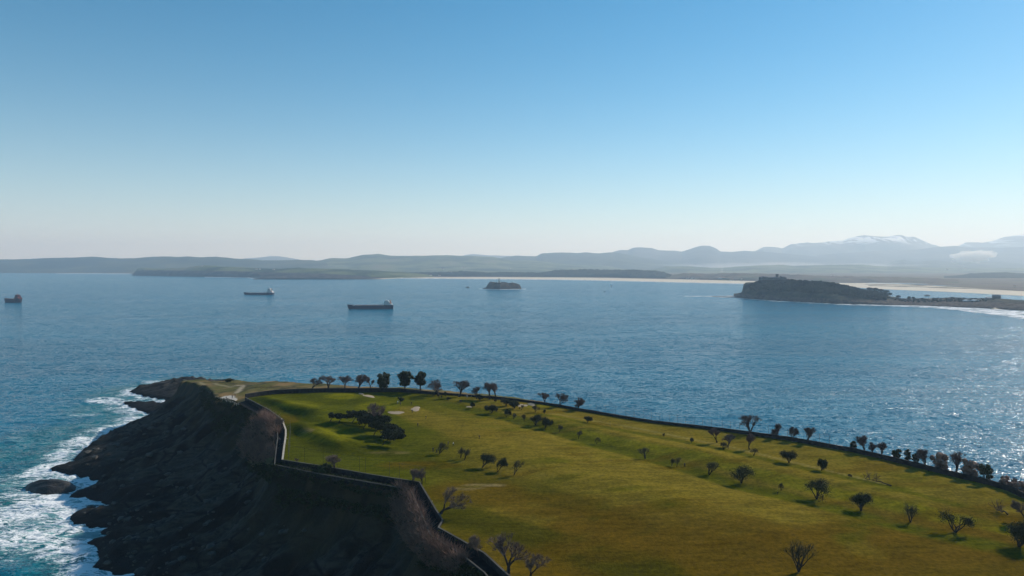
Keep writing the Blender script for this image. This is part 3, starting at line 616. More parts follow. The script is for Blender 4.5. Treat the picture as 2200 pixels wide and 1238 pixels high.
def wall(name, pts, thick, zt, zb, m, parent=None, jit=0.0):
    pts = resample(pts, 3.5); mb = MB(); L = offs([(p[0], p[1]) for p in pts], thick / 2); Q = offs([(p[0], p[1]) for p in pts], -thick / 2)
    rr = random.Random(5)
    for i, p in enumerate(pts):
        t_ = zt(p[0], p[1]) + rr.uniform(-jit, jit); b_ = zb(p[0], p[1])
        mb.v += [(*L[i], b_), (*L[i], t_), (*Q[i], t_), (*Q[i], b_)]
    for i in range(len(pts) - 1):
        a = i * 4
        for k in range(4): mb.face((a + k, a + 4 + k, a + 4 + (k + 1) % 4, a + (k + 1) % 4))
    n = len(pts) * 4; mb.face((0, 1, 2, 3)); mb.face((n - 1, n - 2, n - 3, n - 4))
    return mb.build(name, m, parent)
inWg = inW
def gz(x, y):
    i = int(round((x - gx[0]) / DX)); j = int(round((y - gy[0]) / DX)); i = min(max(i, 0), len(gx) - 1); j = min(max(j, 0), len(gy) - 1)
    return float(bil(Zc if inWg[j, i] else Zt, x, y))
def thing_wall(name, label, pts, thick, zt, zb, cope=True, jit=.04, pale=None):
    x, y = pts[len(pts) // 2]; o = empty(name, (0, 0, 0)); tag(o, label, "wall")
    wall("masonry", pts, thick, zt, zb, M_stone, o, jit)
    if pale: wall("coping", pale, thick + .22, lambda x, y: zt(x, y) + .16, lambda x, y: zt(x, y) + .13, M_pale, o, 0)["label"] = "stretch of coping coloured pale for sunlight"
    if cope: wall("coping", pts, thick + .05, lambda x, y: zt(x, y) + .12, lambda x, y: zt(x, y) + .002, M_cope, o, 0)
    return o
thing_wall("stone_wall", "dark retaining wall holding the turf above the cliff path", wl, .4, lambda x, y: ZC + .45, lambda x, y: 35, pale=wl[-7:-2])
thing_wall("stone_wall", "dark wall along the far edge of the turf, under the three evergreens", wb, .4, lambda x, y: ZC + 2.1 - 1.3 * smooth(-75, -20, np.array(x)), lambda x, y: 36)
thing_wall("stone_wall", "long dark wall between the golf turf and the open sea", ws, .5, lambda x, y: ZC + 1.15 + .5 * smooth(50, 140, np.array(x)), lambda x, y: 36, cope=False)
# path: between the retaining wall and its outer parapet
wi = resample(wl, 2.0)
mb = MB(); poR = resample(po, 2.0)
pa = np.array([p for p in poR])
for x, y in wi:
    d = np.hypot(pa[:, 0] - x, pa[:, 1] - y); k = int(d.argmin()); qx, qy = pa[k]
    if d[k] > 7: qx, qy = x + (qx - x) * 7 / d[k], y + (qy - y) * 7 / d[k]
    mb.v += [(x, y, ZP + .35), (qx, qy, ZP + .35)]
for i in range(len(wi) - 1): mb.face((2 * i, 2 * i + 1, 2 * i + 3, 2 * i + 2))
o = mb.build("footpath", M_path); tag(o, kind="structure")
o = empty("parapet", (0, 0, 0)); tag(o, "low pale parapet along the outer edge of the cliff path", "parapet")
wall("masonry", po[:-3], .3, lambda x, y: ZP + .7, lambda x, y: ZP - 1.2, M_stone, o, .05); wall("kerb", po[:-3], .34, lambda x, y: ZP + .88, lambda x, y: ZP + .66, M_cope, o, .04)
mb = MB(); T = [G(a, b, 38.7) for a, b in [(473, 855), (488, 849.5), (506, 851), (512.5, 857), (506, 861), (486, 861)]]
n = len(T)
for z in (37.2, 38.75): mb.v += [(x, y, z) for x, y in T]
mb.face(range(n, 2 * n)); mb.face(reversed(range(n)))
for k in range(n): mb.face((k, (k + 1) % n, n + (k + 1) % n, n + k))
o = mb.build("viewing_terrace", M_pave); tag(o, "pale paved viewing terrace at the corner of the walls", "terrace")
def fence_posts(name, label, cat, pts, h, r, rails, m, mnet=None, every=1, railr=None, vert=0, zoff=0.0):
    o = empty(name, (0, 0, 0)); tag(o, label, cat); rr = random.Random(3)
    P3 = [(x, y, gz(x, y) + zoff) for x, y in pts]
    for i, (x, y, z) in enumerate(P3):
        mb = MB(); mb.tube((0, 0, -.3), (0, 0, h), r, r * .8, 6, True); mb.build("post", m, o, loc=(x, y, z))
    mb = MB(); rad = railr or r * .45
    for zr in rails:
        for a, b in zip(P3, P3[1:]): mb.tube((a[0], a[1], a[2] + zr), (b[0], b[1], b[2] + zr), rad, rad, 4)
    mb.build("rail", m, o)
    if mnet:
        mb = MB()
        for a, b in zip(P3, P3[1:]):
            L = math.hypot(b[0] - a[0], b[1] - a[1]); k = int(L / vert)
            for j in range(1, k):
                f = j / k; x, y, z = (a[i] + (b[i] - a[i]) * f for i in range(3)); mb.tube((x, y, z + .3), (x, y, z + h - .1), .008, .008, 3)
            for j in range(1, int(h / vert)):
                mb.tube((a[0], a[1], a[2] + j * vert), (b[0], b[1], b[2] + j * vert), .008, .008, 3)
        mb.build("netting", mnet, o)
    return o
M_net = mat("black net cord", (.05, .05, .05), .8)
def wy_(px): return float(np.interp(px, [p[0] for p in WALL_SEA], [p[1] for p in WALL_SEA]))
fence_posts("net_fence", "long run of tall thin net posts on the sea wall right of centre", "net fence",
            offs([G(x, wy_(x), ZC) for x in (1278, 1298, 1320, 1342, 1360, 1381, 1398, 1416, 1437, 1454, 1471, 1490, 1508, 1527, 1550, 1568, 1587)], .9), 5.0, .07, (4.9,), M_metal, M_net, vert=.9)
fence_posts("net_fence", "short run of net posts on the sea wall among bare trees", "net fence",
            offs([G(x, wy_(x), ZC) for x in (1649, 1668, 1690, 1708, 1735, 1758, 1780)], .9), 5.2, .07, (5.1,), M_metal, M_net, vert=.9)
fence_posts("net_fence", "tall net frames on the turf above the left retaining wall", "net fence",
            offs([G(a, b, ZC) for a, b in [(606, 904), (618, 930), (617, 960), (613, 988), (650, 996), (690, 1003), (720, 1008), (768, 1016), (781, 1018.5), (833, 1027), (854, 1031), (910, 1040)]], 1.0)[1:], 5.0, .055, (4.95,), M_metal, M_net, vert=.9)
fence_posts("balustrade", "white balustrade on the slope below the viewing terrace", "balustrade", resample([at(463, 857)[:2], at(478, 861)[:2], at(490, 864)[:2], at(513, 871)[:2]], 2.2), 1.15, .11, (1.1, .55), M_pale, railr=.07)

# ------------------------------------------------------------------ sand bunkers and bare patches
M_bunk = mat("bunker sand", (.30, .23, .15), .95, noise=((.36, .27, .18), .9))
def bunker(px, py, rx, ry, label, rot=0.0, seed=1):
    rr = random.Random(seed); mb = MB(); nr, na = 5, 26
    ph = [rr.uniform(0, 6.28) for _ in range(3)]; cx_, cy_, _ = at(px, py)
    pts = []
    for a in range(na):
        t_ = 2 * math.pi * a / na; k = 1 + .16 * math.sin(2 * t_ + ph[0]) + .12 * math.sin(3 * t_ + ph[1]) + .07 * math.sin(5 * t_ + ph[2])
        ex, ey = math.cos(t_) * rx * k, math.sin(t_) * ry * k
        x, y, _ = at(px + ex * math.cos(rot) - ey * math.sin(rot), py + ex * math.sin(rot) + ey * math.cos(rot)); pts.append((x, y))
    for i in range(nr + 1):
        f = i / nr
        for x, y in pts:
            X, Y = cx_ + (x - cx_) * f, cy_ + (y - cy_) * f; mb.v.append((X, Y, gz(X, Y) + .14 - (.10 if i == nr else 0)))
    for i in range(nr):
        for a in range(na): mb.face((i * na + a, i * na + (a + 1) % na, (i + 1) * na + (a + 1) % na, (i + 1) * na + a))
    o = mb.build("sand_bunker", M_bunk, smooth_=True); tag(o, label, "sand bunker", "sand bunkers on the golf course")
bunker(793, 851.5, 11, 2.6, "long pale bunker just below the far wall, right of the round green", .12, 1)
bunker(776, 846.2, 6, 1.4, "small thin bunker touching the far wall left of the long one", .1, 2)
bunker(851, 887, 15, 3.6, "bright sand bunker just right of the bare tree in the grove", 0, 3)
bunker(802, 887.6, 15, 2.6, "narrow sand bunker half hidden behind the bare tree of the grove", 0, 4)
bunker(893, 879, 10, 4.6, "rounded pinkish sand bunker beside two golfers", 0, 5)
bunker(1142, 869, 9, 2.8, "bright oval bunker near the sea edge, right of two leafy shrubs", .1, 6)
bunker(1122, 871.5, 10, 3, "dull bunker tucked behind the two leafy shrubs by the sea edge", 0, 7)
bunker(1008, 874.6, 6, 1.5, "tiny bunker on the open slope left of a single thin shrub", 0, 8)
bunker(1005, 850.5, 8, 1.8, "thin bunker under the bare trees on the far wall", 0, 9)

# ------------------------------------------------------------------ trees and shrubs
M_bark = mat("dark bark", (.022, .017, .013), .95, noise=((.05, .038, .03), 2.0))
M_twig = mat("bare twigs", (.085, .052, .046), .95, noise=((.18, .12, .10), .8))
M_twig2 = mat('pale bare twigs', (.11, .075, .055), .95, noise=((.24, .17, .125), .8))
M_twigg = mat("grey green twigs", (.035, .034, .016), .95, noise=((.075, .062, .03), .8))
M_leaf = mat("dark leaves", (.012, .018, .006), .8, .15, noise=((.040, .048, .014), .9))
M_pine = mat("pine needles", (.009, .014, .006), .8, .15, noise=((.028, .036, .012), .7))
M_dry = mat("dry grass tuft", (.10, .085, .04), .95, noise=((.26, .21, .11), 1.5))
M_red = mat("brown bramble twigs", (.14, .075, .055), .95, noise=((.28, .17, .12), .5))
def rv(rr): return Vector((rr.gauss(0, 1), rr.gauss(0, 1), rr.gauss(0, 1))).normalized()
BOOST = 2.2
def grow(tm, cmesh, rr, p, d, L, r, lev, maxl, spread, up, ends, kids=(3, 4), twigr=.02):
    n = 3 if lev < 2 else 2; q = p.copy()
    for k in range(n):
        d = (d + rv(rr) * .22 + Vector((0, 0, up * .12))).normalized(); s = q + d * (L / n)
        r1 = r * (1 - .35 * (k + 1) / n); mbt = tm if lev < 2 else cmesh
        if lev < 3: mbt.tube(q, s, max(r * (1 - .35 * k / n), twigr), max(r1, twigr), 5 if lev == 0 else (4 if lev == 1 else 3))
        else:
            a = d.cross(rv(rr)).normalized() * twigr; b = len(mbt.v); mbt.v += [tuple(q - a), tuple(q + a), tuple(s + a * .5), tuple(s - a * .5)]; mbt.face((b, b + 1, b + 2, b + 3))
        q = s
        if k > 0 and lev < maxl and lev > 0 and rr.random() < .7:
            e = (d + rv(rr) * spread * 1.1).normalized(); grow(tm, cmesh, rr, q, e, L * .62, r1 * .6, lev + 1, maxl, spread, up, ends, kids, twigr)
    if lev >= maxl: ends.append((q, d)); return
    for k in range(rr.randint(*kids)):
        e = (d + rv(rr) * spread + Vector((0, 0, up * .25))).normalized()
        if e.z < -.25: e.z = abs(e.z) * .3
        grow(tm, cmesh, rr, q, e, L * rr.uniform(.6, .85) * (BOOST if lev == 0 else 1), r * .6, lev + 1, maxl, spread, up, ends, kids, twigr)
def fit(meshes, H, Wd, lean):                # scale the grown tree to its height and spread
    vs = [v for m in meshes for v in m.v]
    zs = [v[2] for v in vs]; h = max(zs); w_ = (max(v[0] for v in vs) - min(v[0] for v in vs) + max(v[1] for v in vs) - min(v[1] for v in vs)) / 2
    sx, sz = Wd / w_, H / h
    for m in meshes: m.v = [(v[0] * sx + lean * v[2] * sz, v[1] * sx + .3 * lean * v[2] * sz, v[2] * sz) for v in m.v]
def tree(name, kind, px, py, hp, wp, label, cat, lean=0.0, seed=None, group=None, base=None, crown_m=None):
    seed = seed if seed is not None else int(px * 7 + py * 13); rr = random.Random(seed)
    x, y, z = base or at(px, py)
    dist = math.hypot(y, CAMZ - z) * 1.0
    H = hp / F * dist / .97; Wd = wp / F * dist
    o = empty(name, (x, y, z - .08)); tag(o, label, cat, group)
    tm, cm = MB(), MB(); ends = []
    px_r = dist / F * 2.15                    # size of one rendered pixel out there
    tw = max(.024, .15 * px_r)
    if kind == "bare":
        grow(tm, cm, rr, Vector((0, 0, 0)), Vector((rr.uniform(-.2, .2), rr.uniform(-.2, .2), 1)).normalized(), .10, .032, 0, 4, .55, .34, ends, (3, 4), .004)
        fit([tm, cm], H, Wd, lean); s = H
        tr = MB(); tr.v, tr.f, tr.mi = tm.v, tm.f, tm.mi
        # thin twigs at the tips
        sx = Wd
        for (q, d) in ends: pass
        vv = cm.v; add = MB()
        for i in range(0, len(cm.f), 2):
            f = cm.f[i]
            for _rep in range((6 if H < 8 else 4) if len(f) == 4 else 0):
                p = Vector(vv[f[3]]); e = Vector((p.x * .5 / max(Wd, .1), p.y * .5 / max(Wd, .1), .5)) + rv(rr) * .55; e.normalize(); a = e.cross(rv(rr)).normalized() * tw * .5
                s_ = p + e * H * rr.uniform(.06, .16); b = len(add.v); add.v += [tuple(p - a), tuple(p + a), tuple(s_ + a * .4), tuple(s_ - a * .4)]; add.face((b, b + 1, b + 2, b + 3))
        off = len(cm.v); cm.v = cm.v + add.v; cm.f += [tuple(i + off for i in f) for f in add.f]; cm.mi += [0] * len(add.f)
        tm.build("trunk", M_bark, o); cm.build("crown", crown_m or M_twig, o)
    elif kind in ("leafy", "sparse"):
        stems = rr.randint(3, 5) if Wd > 2.2 else rr.randint(2, 3)
        for k in range(stems):
            a = 2 * math.pi * (k + rr.random() * .6) / stems; sp = rr.uniform(.25, .55)
            grow(tm, cm, rr, Vector((0, 0, 0)), Vector((math.cos(a) * sp, math.sin(a) * sp, 1)).normalized(), .16, .028, 0, 3, .45, .6, ends, (2, 3), .008)
        allm = [tm, cm]; em = MB(); em.v = [tuple(e[0]) for e in ends]; fit(allm + [em], H * .96, Wd * 1.0, lean)
        nl = (36 if kind == "leafy" else 7); ls = max(.10, .30 * px_r) * (1 if kind == "leafy" else .8)
        for p in em.v:
            if p[2] < H * .26: continue
            for _ in range(nl):
                c = Vector(p) + Vector((rr.gauss(0, .075 * Wd), rr.gauss(0, .075 * Wd), rr.gauss(-.06 * H, .09 * H)))
                u_ = rv(rr) * ls * rr.uniform(.5, 1.1); v_ = u_.cross(rv(rr)).normalized() * ls * rr.uniform(.4, .8); cm.quad(c, u_, v_)
        tm.build("trunk", M_bark, o); cm.build("crown", crown_m or (M_leaf if kind == "leafy" else M_twigg), o)
    elif kind in ("ever", "round", "bushy"):
        th = {"ever": .30, "round": .45, "bushy": .05}[kind]
        tm.tube((0, 0, 0), (0, 0, H * th), H * .035 + .05, H * .03 + .04, 7); 
        nb_ = {"ever": 60, "round": 14, "bushy": 30}[kind]; cl = []
        for k in range(nb_):
            a = rr.uniform(0, 6.28); f = rr.uniform(0, 1)
            rad = Wd / 2 * min(.42 + .9 * f, 1.0, 1.0 - 1.6 * (f - .72)) * rr.uniform(.35, 1.0); zz = H * (th * .8 + (1 - th * .8) * (.06 + .86 * f))
            c = Vector((math.cos(a) * rad + lean * zz, math.sin(a) * rad, zz)); cl.append(c)
            tm.tube((lean * H * th, 0, H * th * .9), tuple(c * .9), H * .012, .02, 4)
        ls = max(.13, .28 * px_r)
        for c in cl:
            cr = Wd * (.21 if kind == 'bushy' else .145); cm.blob(tuple(c), cr * .8, rr)
            for _ in range(60 if kind == "ever" else 42):
                d = rv(rr); p = c + Vector((d.x, d.y, d.z * .75)) * cr * rr.uniform(.5, 1.15)
                u_ = rv(rr) * ls * rr.uniform(.6, 1.2); v_ = u_.cross(rv(rr)).normalized() * ls * rr.uniform(.5, .9); cm.quad(p, u_, v_)
        tm.build("trunk", M_bark, o); cm.build("crown", crown_m or (M_pine if kind == "ever" else M_leaf), o)
    elif kind == "pine":                      # bent by the wind: the trunk leans and the crown trails off to the right
        q = Vector((0, 0, 0)); d = Vector((.15, .05, 1)).normalized()
        for k in range(6):
            d = (d + Vector((lean * .28, .04, -.03)) + rv(rr) * .12).normalized(); s_ = q + d * H * .15; tm.tube(q, s_, .20 - .02 * k, .18 - .02 * k, 6); q = s_
            if k > 1:
                for _ in range(3): e = (d + rv(rr) * .8).normalized(); e.z = abs(e.z); tm.tube(q, q + e * H * .22, .07, .03, 4)
        top = q
        for k in range(40):
            f = rr.random(); a = rr.uniform(0, 6.28)
            c = Vector((top.x - Wd * .55 + f * Wd * 1.05 + rr.gauss(0, .05 * Wd), math.cos(a) * Wd * .42 * rr.random(), H * (.54 + .42 * rr.random() * (1 - .35 * f))))
            for _ in range(50):
                dd = rv(rr); p = c + Vector((dd.x * 1.2, dd.y, dd.z * .6)) * Wd * .12 * rr.uniform(.4, 1.15); ls = .26
                u_ = rv(rr) * ls * rr.uniform(.6, 1.2); v_ = u_.cross(rv(rr)).normalized() * ls * .7; cm.quad(p, u_, v_)
        tm.build("trunk", M_bark, o); cm.build("crown", crown_m or M_pine, o)
    return o

Gs = "wind-shaped shrubs in rows across the golf course"
SHR = [  # base px, base py, height px, width px, kind, lean, label
 (944, 974.5, 21, 20, "sparse", .45, "sparse leaning shrub beside the group of golfers"),
 (989.5, 985, 21, 13, "sparse", .1, "sparse shrub right of the golfers, left one of a close pair"),
 (997, 989, 22, 15, "sparse", .45, "sparse leaning shrub, right one of a close pair past the golfers"),
 (1036, 1005, 27, 24, "leafy", .25, "dense dark shrub, leftmost of the trio near the left wall"),
 (1069, 1014.5, 25, 16, "leafy", .45, "leaning leafy shrub, middle of the trio near the left wall"),
 (1104, 1021, 29, 17, "sparse", .45, "thin tall leaning shrub, rightmost of the trio near the left wall"),
 (1056.5, 888, 16, 19, "leafy", .1, "round leafy shrub left of and below the pair at the bunkers"),
 (1031, 861, 12, 12, "leafy", 0, "small dark shrub under the twin bare trees on the sea edge"),
 (1087, 872.5, 14, 16, "leafy", 0, "leafy shrub by the sea-edge bunkers, left one of the pair"),
 (1105, 878, 15, 17, "leafy", 0, "leafy shrub by the sea-edge bunkers, right one of the pair"),
 (1120.6, 881, 9, 9, "sparse", .2, "pale thin shrub just right of the leafy pair at the bunkers"),
 (1150, 886, 13, 13, "sparse", 0, "thin two-stemmed shrub below the bright oval bunker"),
 (1087.6, 895.6, 14, 10, "leafy", .2, "narrow shrub at the start of the middle row, right of the round one"),
 (1103.8, 901, 12, 8, "sparse", .1, "faint small shrub, second in the middle row after the narrow one"),
 (1126, 906, 14, 8, "sparse", 0, "faint upright shrub in the middle row just before the broad one"),
 (1150, 913.4, 19, 27, "leafy", .2, "broad flat-topped shrub in the middle row"),
 (1170, 921, 18, 16, "leafy", .5, "shrub leaning right just beyond the broad flat-topped one"),
 (1201.5, 929, 13, 8, "sparse", .3, "small lollipop shrub below the middle row's leaning one"),
 (1242.5, 943, 16, 10, "sparse", .3, "slim leaning shrub alone on the slope, left of the bent one"),
 (1281.4, 954.4, 13, 9, "sparse", .1, "slim shrub with a short shadow at the centre of the turf"),
 (1262.5, 908, 12, 12, "leafy", 0, "small lone shrub on the pale strip near the sea wall"),
 (1014.6, 876.7, 10, 7, "leafy", 0, "tiny shrub beside the tiny bunker"),
 (1170, 890, 9, 4, "sparse", .1, "bare little stick of a sapling right of the bright oval bunker"),
 (1064, 865, 7, 5, "sparse", 0, "tiny pale sapling left of the leafy pair at the bunkers"),
 (930.5, 850, 7, 5, "leafy", 0, "tiny shrub at the far wall just right of the third evergreen"),
 (957, 851.5, 8, 5, "leafy", 0, "tiny shrub at the far wall beneath the bare trees"),
 (963, 861, 7, 6, "sparse", .2, "tiny shrub on the turf next to a golfer near the far wall"),
 (990, 865, 5, 4, "sparse", 0, "tiniest sapling on the turf left of the tiny bunker"),
 (1386, 986, 23, 22, "sparse", .05, "two-stemmed sparse shrub right of the course's centre"),
 (1443, 1001, 14, 8, "sparse", .2, "nearly bare twig shrub, left one of a V-shaped pair"),
 (1454, 1003.5, 17, 12, "sparse", .2, "nearly bare twig shrub, right one of a V-shaped pair"),
 (1524, 1020, 26, 27, "sparse", .2, "open sparse shrub just left of the big dense one"),
 (1593, 1038, 34, 44, "leafy", .15, "big dense vase-shaped shrub, broadest in the middle of the turf"),
 (1678, 1055, 15, 6, "sparse", .1, "thin forked sapling between the two biggest shrubs"),
 (1755, 1073, 36, 42, "leafy", .1, "big dark rounded shrub with a golfer standing at its right"),
 (1619.5, 980, 15, 15, "sparse", .1, "small two-part shrub below the three crooked bare trees"),
 (1695, 995, 24, 26, "leafy", 0, "compact round shrub between the sea wall and the big dark one"),
 (1765.5, 1011, 22, 15, "leafy", .05, "narrow dark shrub right of the compact round one"),
 (1486, 952, 10, 5, "leafy", 0, "tiny dark shrub left of the three crooked bare trees"),
 (1554, 966, 14, 12, "sparse", .05, "small pale shrub at the foot of the crooked bare trees"),
 (1426, 939, 8, 3, "sparse", 0, "tiny stick of a sapling far left of the crooked bare trees"),
 (1850, 1097.5, 31, 31, "leafy", .05, "vase-shaped shrub with a clear trunk right of the big dark one"),
 (1956, 1122.3, 35, 27, "sparse", .05, "upright many-stemmed sparse shrub in the lower right of the turf"),
 (2053, 1143.6, 38, 44, "leafy", .12, "wide dark shrub second from the right edge of the photo"),
 (2189, 1175, 45, 52, "leafy", .1, "large dark shrub cut by the right edge of the photo"),
 (1825, 1026, 7, 5, "sparse", 0, "tiny shrub left of the long fallen branch"),
 (1716, 1229, 58, 44, "sparse", .15, "tall ragged shrub nearest the camera with dead boughs at its foot"),
]
for a in SHR: tree("shrub", a[4], a[0], a[1], a[2] * 1.08, a[3] * 1.12, a[6], "shrub", a[5], group=Gs)
tree("small_tree", "round", 860, 867, 13, 17, "small round-headed tree beside two golfers on the green", "tree")
for px, py, h, w_, ln, lab in [(1540.6, 951, 30, 26, -.45, "crooked bare tree leaning left, first of three on the turf"), (1563.7, 959, 24, 22, .45, "crooked bare tree leaning right, middle of three on the turf"),
                               (1610, 966, 32, 21, -.05, "crooked bare tree with a tall bent trunk, right of three on the turf")]:
    tree("bare_tree", "bare", px, py, h, w_, lab, "tree", ln, group="crooked bare trees on the turf")
# grove of wind-bent pines
for i, (px, py, h, w_, lab) in enumerate([(710, 905, 17, 22, "smallest pine at the left end of the grove, set apart"), (728, 908, 19, 24, "second small pine from the grove's left end"), (757, 908, 24, 38, "pine where the dense part of the grove begins"),
        (771, 914, 27, 42, "dense pine behind the bare tree, left side"), (780, 922, 28, 42, "dense pine in the thick of the grove, front left"), (797, 922, 28, 40, "dense pine in the thick of the grove, behind"),
        (803, 936, 28, 40, "dense pine in the thick of the grove, front right"), (820, 936, 26, 38, "pine behind the rightmost pair of the grove"), (828, 944, 26, 36, "pine just left of the last arching one"), (822, 957, 30, 44, "last pine of the grove, its trunk arching to the right")]):
    tree("pine_tree", "pine", px, py, h, w_, lab, "tree", 1.2 if i == 9 else .75, seed=300 + i, group="wind-bent pines in the dark grove")
tree("bare_tree", "bare", 808, 920, 52, 50, "bare pinkish tree rising out of the dark pine grove", "tree", .1)
# behind the far wall
bw = "bare trees behind the far wall"
for px, py, h, w_, lab in [(670, 836, 20, 28, "leftmost bare tree behind the far wall, on the grassy cape"), (705, 835.6, 25, 38, "broad bare tree, second from the left behind the far wall"), (741, 835.6, 23, 27, "bare tree, third from the left behind the far wall"),
        (770, 836, 26, 30, "tall bare tree left of the evergreens behind the far wall"), (796, 836, 18, 19, "small bare tree touching the first evergreen"), (942, 846, 25, 40, "bare tree just right of the third evergreen"), (987, 847, 25, 38, "bare tree with a leaning trunk, second right of the evergreens"),
        (1024, 851, 18, 23, "smaller bare tree left of the twin bare trees"), (1052, 852.5, 26, 28, "left one of the twin bare trees at the end of the far wall"), (1067, 852.5, 24, 30, "right one of the twin bare trees at the end of the far wall")]:
    x, y = G(px, py, 41.3); x2, y2 = x, y
    z = gz(x, y); tree("bare_tree", "bare", px, py, h + 3 + max(0, 41.3 - z) * F / y, w_, lab, "tree", group=bw, base=(x, y, z))
for px, py, h, w_, lab in [(823.5, 837, 38, 32, "dark evergreen, left of the three on the far wall"), (870, 837, 36, 35, "dark evergreen, middle of the three on the far wall"), (903, 838, 37, 31, "dark evergreen, right of the three on the far wall, slightly leaning")]:
    x, y = G(px, py, 41.3); tree("evergreen_tree", "ever", px, py, h + 2, w_, lab, "tree", .06 if px > 900 else 0, group="three evergreens on the far wall", base=(x, y, gz(x, y)))
# behind the sea wall
sw = "trees and bushes along the sea wall"
for px, py, h, w_, kind, lab in [(1170, 866, 18, 26, "bare", "lone bare tree where the sea wall starts, left of its neighbour"), (1201, 871, 23, 29, "bare", "bare tree, middle of the three left of the net posts"), (1239, 877.5, 19, 27, "bare", "bare tree, right of the three just before the net posts"),
        (1613, 930, 34, 42, "bare", "largest bare tree on the sea wall, many-forked"), (1673, 939.5, 25, 19, "bare", "narrow bare tree right of the largest one on the sea wall"), (1701, 944, 22, 18, "bare", "faint bare bush among the short run of net posts"), (1736, 950, 27, 25, "bare", "bare tree with a round head right of the net posts"),
        (1833, 966, 15, 14, "bushy", "small dark evergreen bush, leftmost on the sea wall's right part"), (1857.5, 969, 28, 20, "bare", "wispy bare tree just right of the leftmost evergreen bush"), (1874, 973, 19, 15, "bare", "smaller wispy bare tree between two taller ones on the wall"), (1894, 976, 24, 20, "bare", "round wispy bare tree right of the wispy pair"),
        (1925.6, 985, 18, 18, "bushy", "dark evergreen bush, left of three in a row on the wall"), (1950.6, 990, 21, 13, "bushy", "tall dark evergreen bush, middle of three in a row"), (1967, 994.5, 16, 14, "bushy", "dark evergreen bush, right of three in a row"), (1989, 1000, 29, 27, "bare", "bare tree right of the three dark bushes"),
        (2022, 1006, 28, 36, "red", "dense reddish bush on the wall, left of a bare tree"), (2054, 1011, 34, 33, "bare", "bare tree between two dense reddish bushes"), (2083, 1021, 28, 38, "red", "dense dark reddish bush right of the bare tree"), (2117, 1033, 30, 28, "bushy", "dark green bush against the glitter at the wall's bend"),
        (2164, 1046, 16, 34, "red", "low brown bush beyond the wall near the right edge"), (2190, 1056, 16, 28, "red", "low brown bush beyond the wall at the very right edge")]:
    x, y = G(px, py - 1.5, 40.6); 
    tree("bush" if kind in ("bushy", "red") else "bare_tree", {"red": "bushy"}.get(kind, kind), px, py, h + 2 + max(0, 40.6 - gz(x, y)) * F / y, w_, lab, "bush" if kind in ("bushy", "red") else "tree", group=sw, base=(x, y, gz(x, y)), crown_m=M_red if kind == "red" else None)
# along the near wall
for px, py, h, w_, kind, ln, lab in [(720, 1008, 33, 42, "bare", 0, "faint bare tree on the turf behind the left net frames"), (697, 1013, 20, 30, "bushy", .2, "dark bush rising over the left retaining wall"), (888, 1037, 38, 26, "bare", -.1, "bare tree at the wall corner, left one of two"), (906, 1041, 36, 24, "bare", .1, "bare tree at the wall corner, right one of two"),
        (947, 1104, 56, 62, "bare", .1, "faint wide bare tree beside the kink in the wall"), (1030, 1188, 44, 36, "bare", 0, "thin bare sapling left of the large one at the bottom"), (1092, 1232, 76, 84, "bare", 0, "largest bare tree, at the bottom where the wall leaves the frame"), (1140, 1240, 44, 50, "bare", 0, "low bare tree right of the largest one at the bottom"),
        (2203, 1117, 42, 34, "bare", -.45, "bare leaning tree at the right edge below the wall"), (592, 925, 26, 24, "bare", 0, "bare brown tree behind the wall above the thicket"), (638, 995, 9, 9, "bare", -.5, "tiny dead leaning tree on the turf by the retaining wall")]:
    tree("bush" if kind == "bushy" else "bare_tree", kind, px, py, h, w_, lab, "bush" if kind == "bushy" else "tree", ln, crown_m=M_twig2 if kind == "bare" and h < 60 else None)
def fallen(px, py, px2, py2, seed, label, nt_=5, hh=1.8):
    rr = random.Random(seed); a = Vector(at(px, py)); b = Vector(at(px2, py2)); o = empty("fallen_tree", a); tag(o, label, "fallen tree")
    tm, cm = MB(), MB(); d = b - a; q = Vector((0, 0, .15)); n = 7
    for k in range(n):
        s_ = d * ((k + 1) / n) + Vector((rr.gauss(0, .12), rr.gauss(0, .2), .2 + .5 * math.sin(3.14 * (k + 1) / n) * rr.random())); tm.tube(q, s_, .22 - .02 * k, .20 - .02 * k, 6); q = s_
        if k > 2:
            for _ in range(nt_):
                e = Vector((rr.gauss(0, .5), rr.gauss(0, .5), 1)).normalized(); p = q.copy(); L = rr.uniform(.5, 1) * hh
                for j in range(3):
                    e = (e + rv(rr) * .4).normalized(); p2 = p + e * L / 3; cm.tube(p, p2, .04, .03, 3)
                    for _ in range(3): w2 = (e + rv(rr) * .7).normalized(); cm.tube(p2, p2 + w2 * .5, .02, .01, 3)
                    p = p2
    tm.build("trunk", M_bark, o); cm.build("twigs", M_twig, o)
fallen(1915, 1045, 1860, 1031, 4, "long fallen bough with upright twigs lying on the turf at right", 6, 3.0)
fallen(2166, 1107, 2141, 1098, 5, "short fallen trunk with pale twigs near the right edge", 6, 3.2)

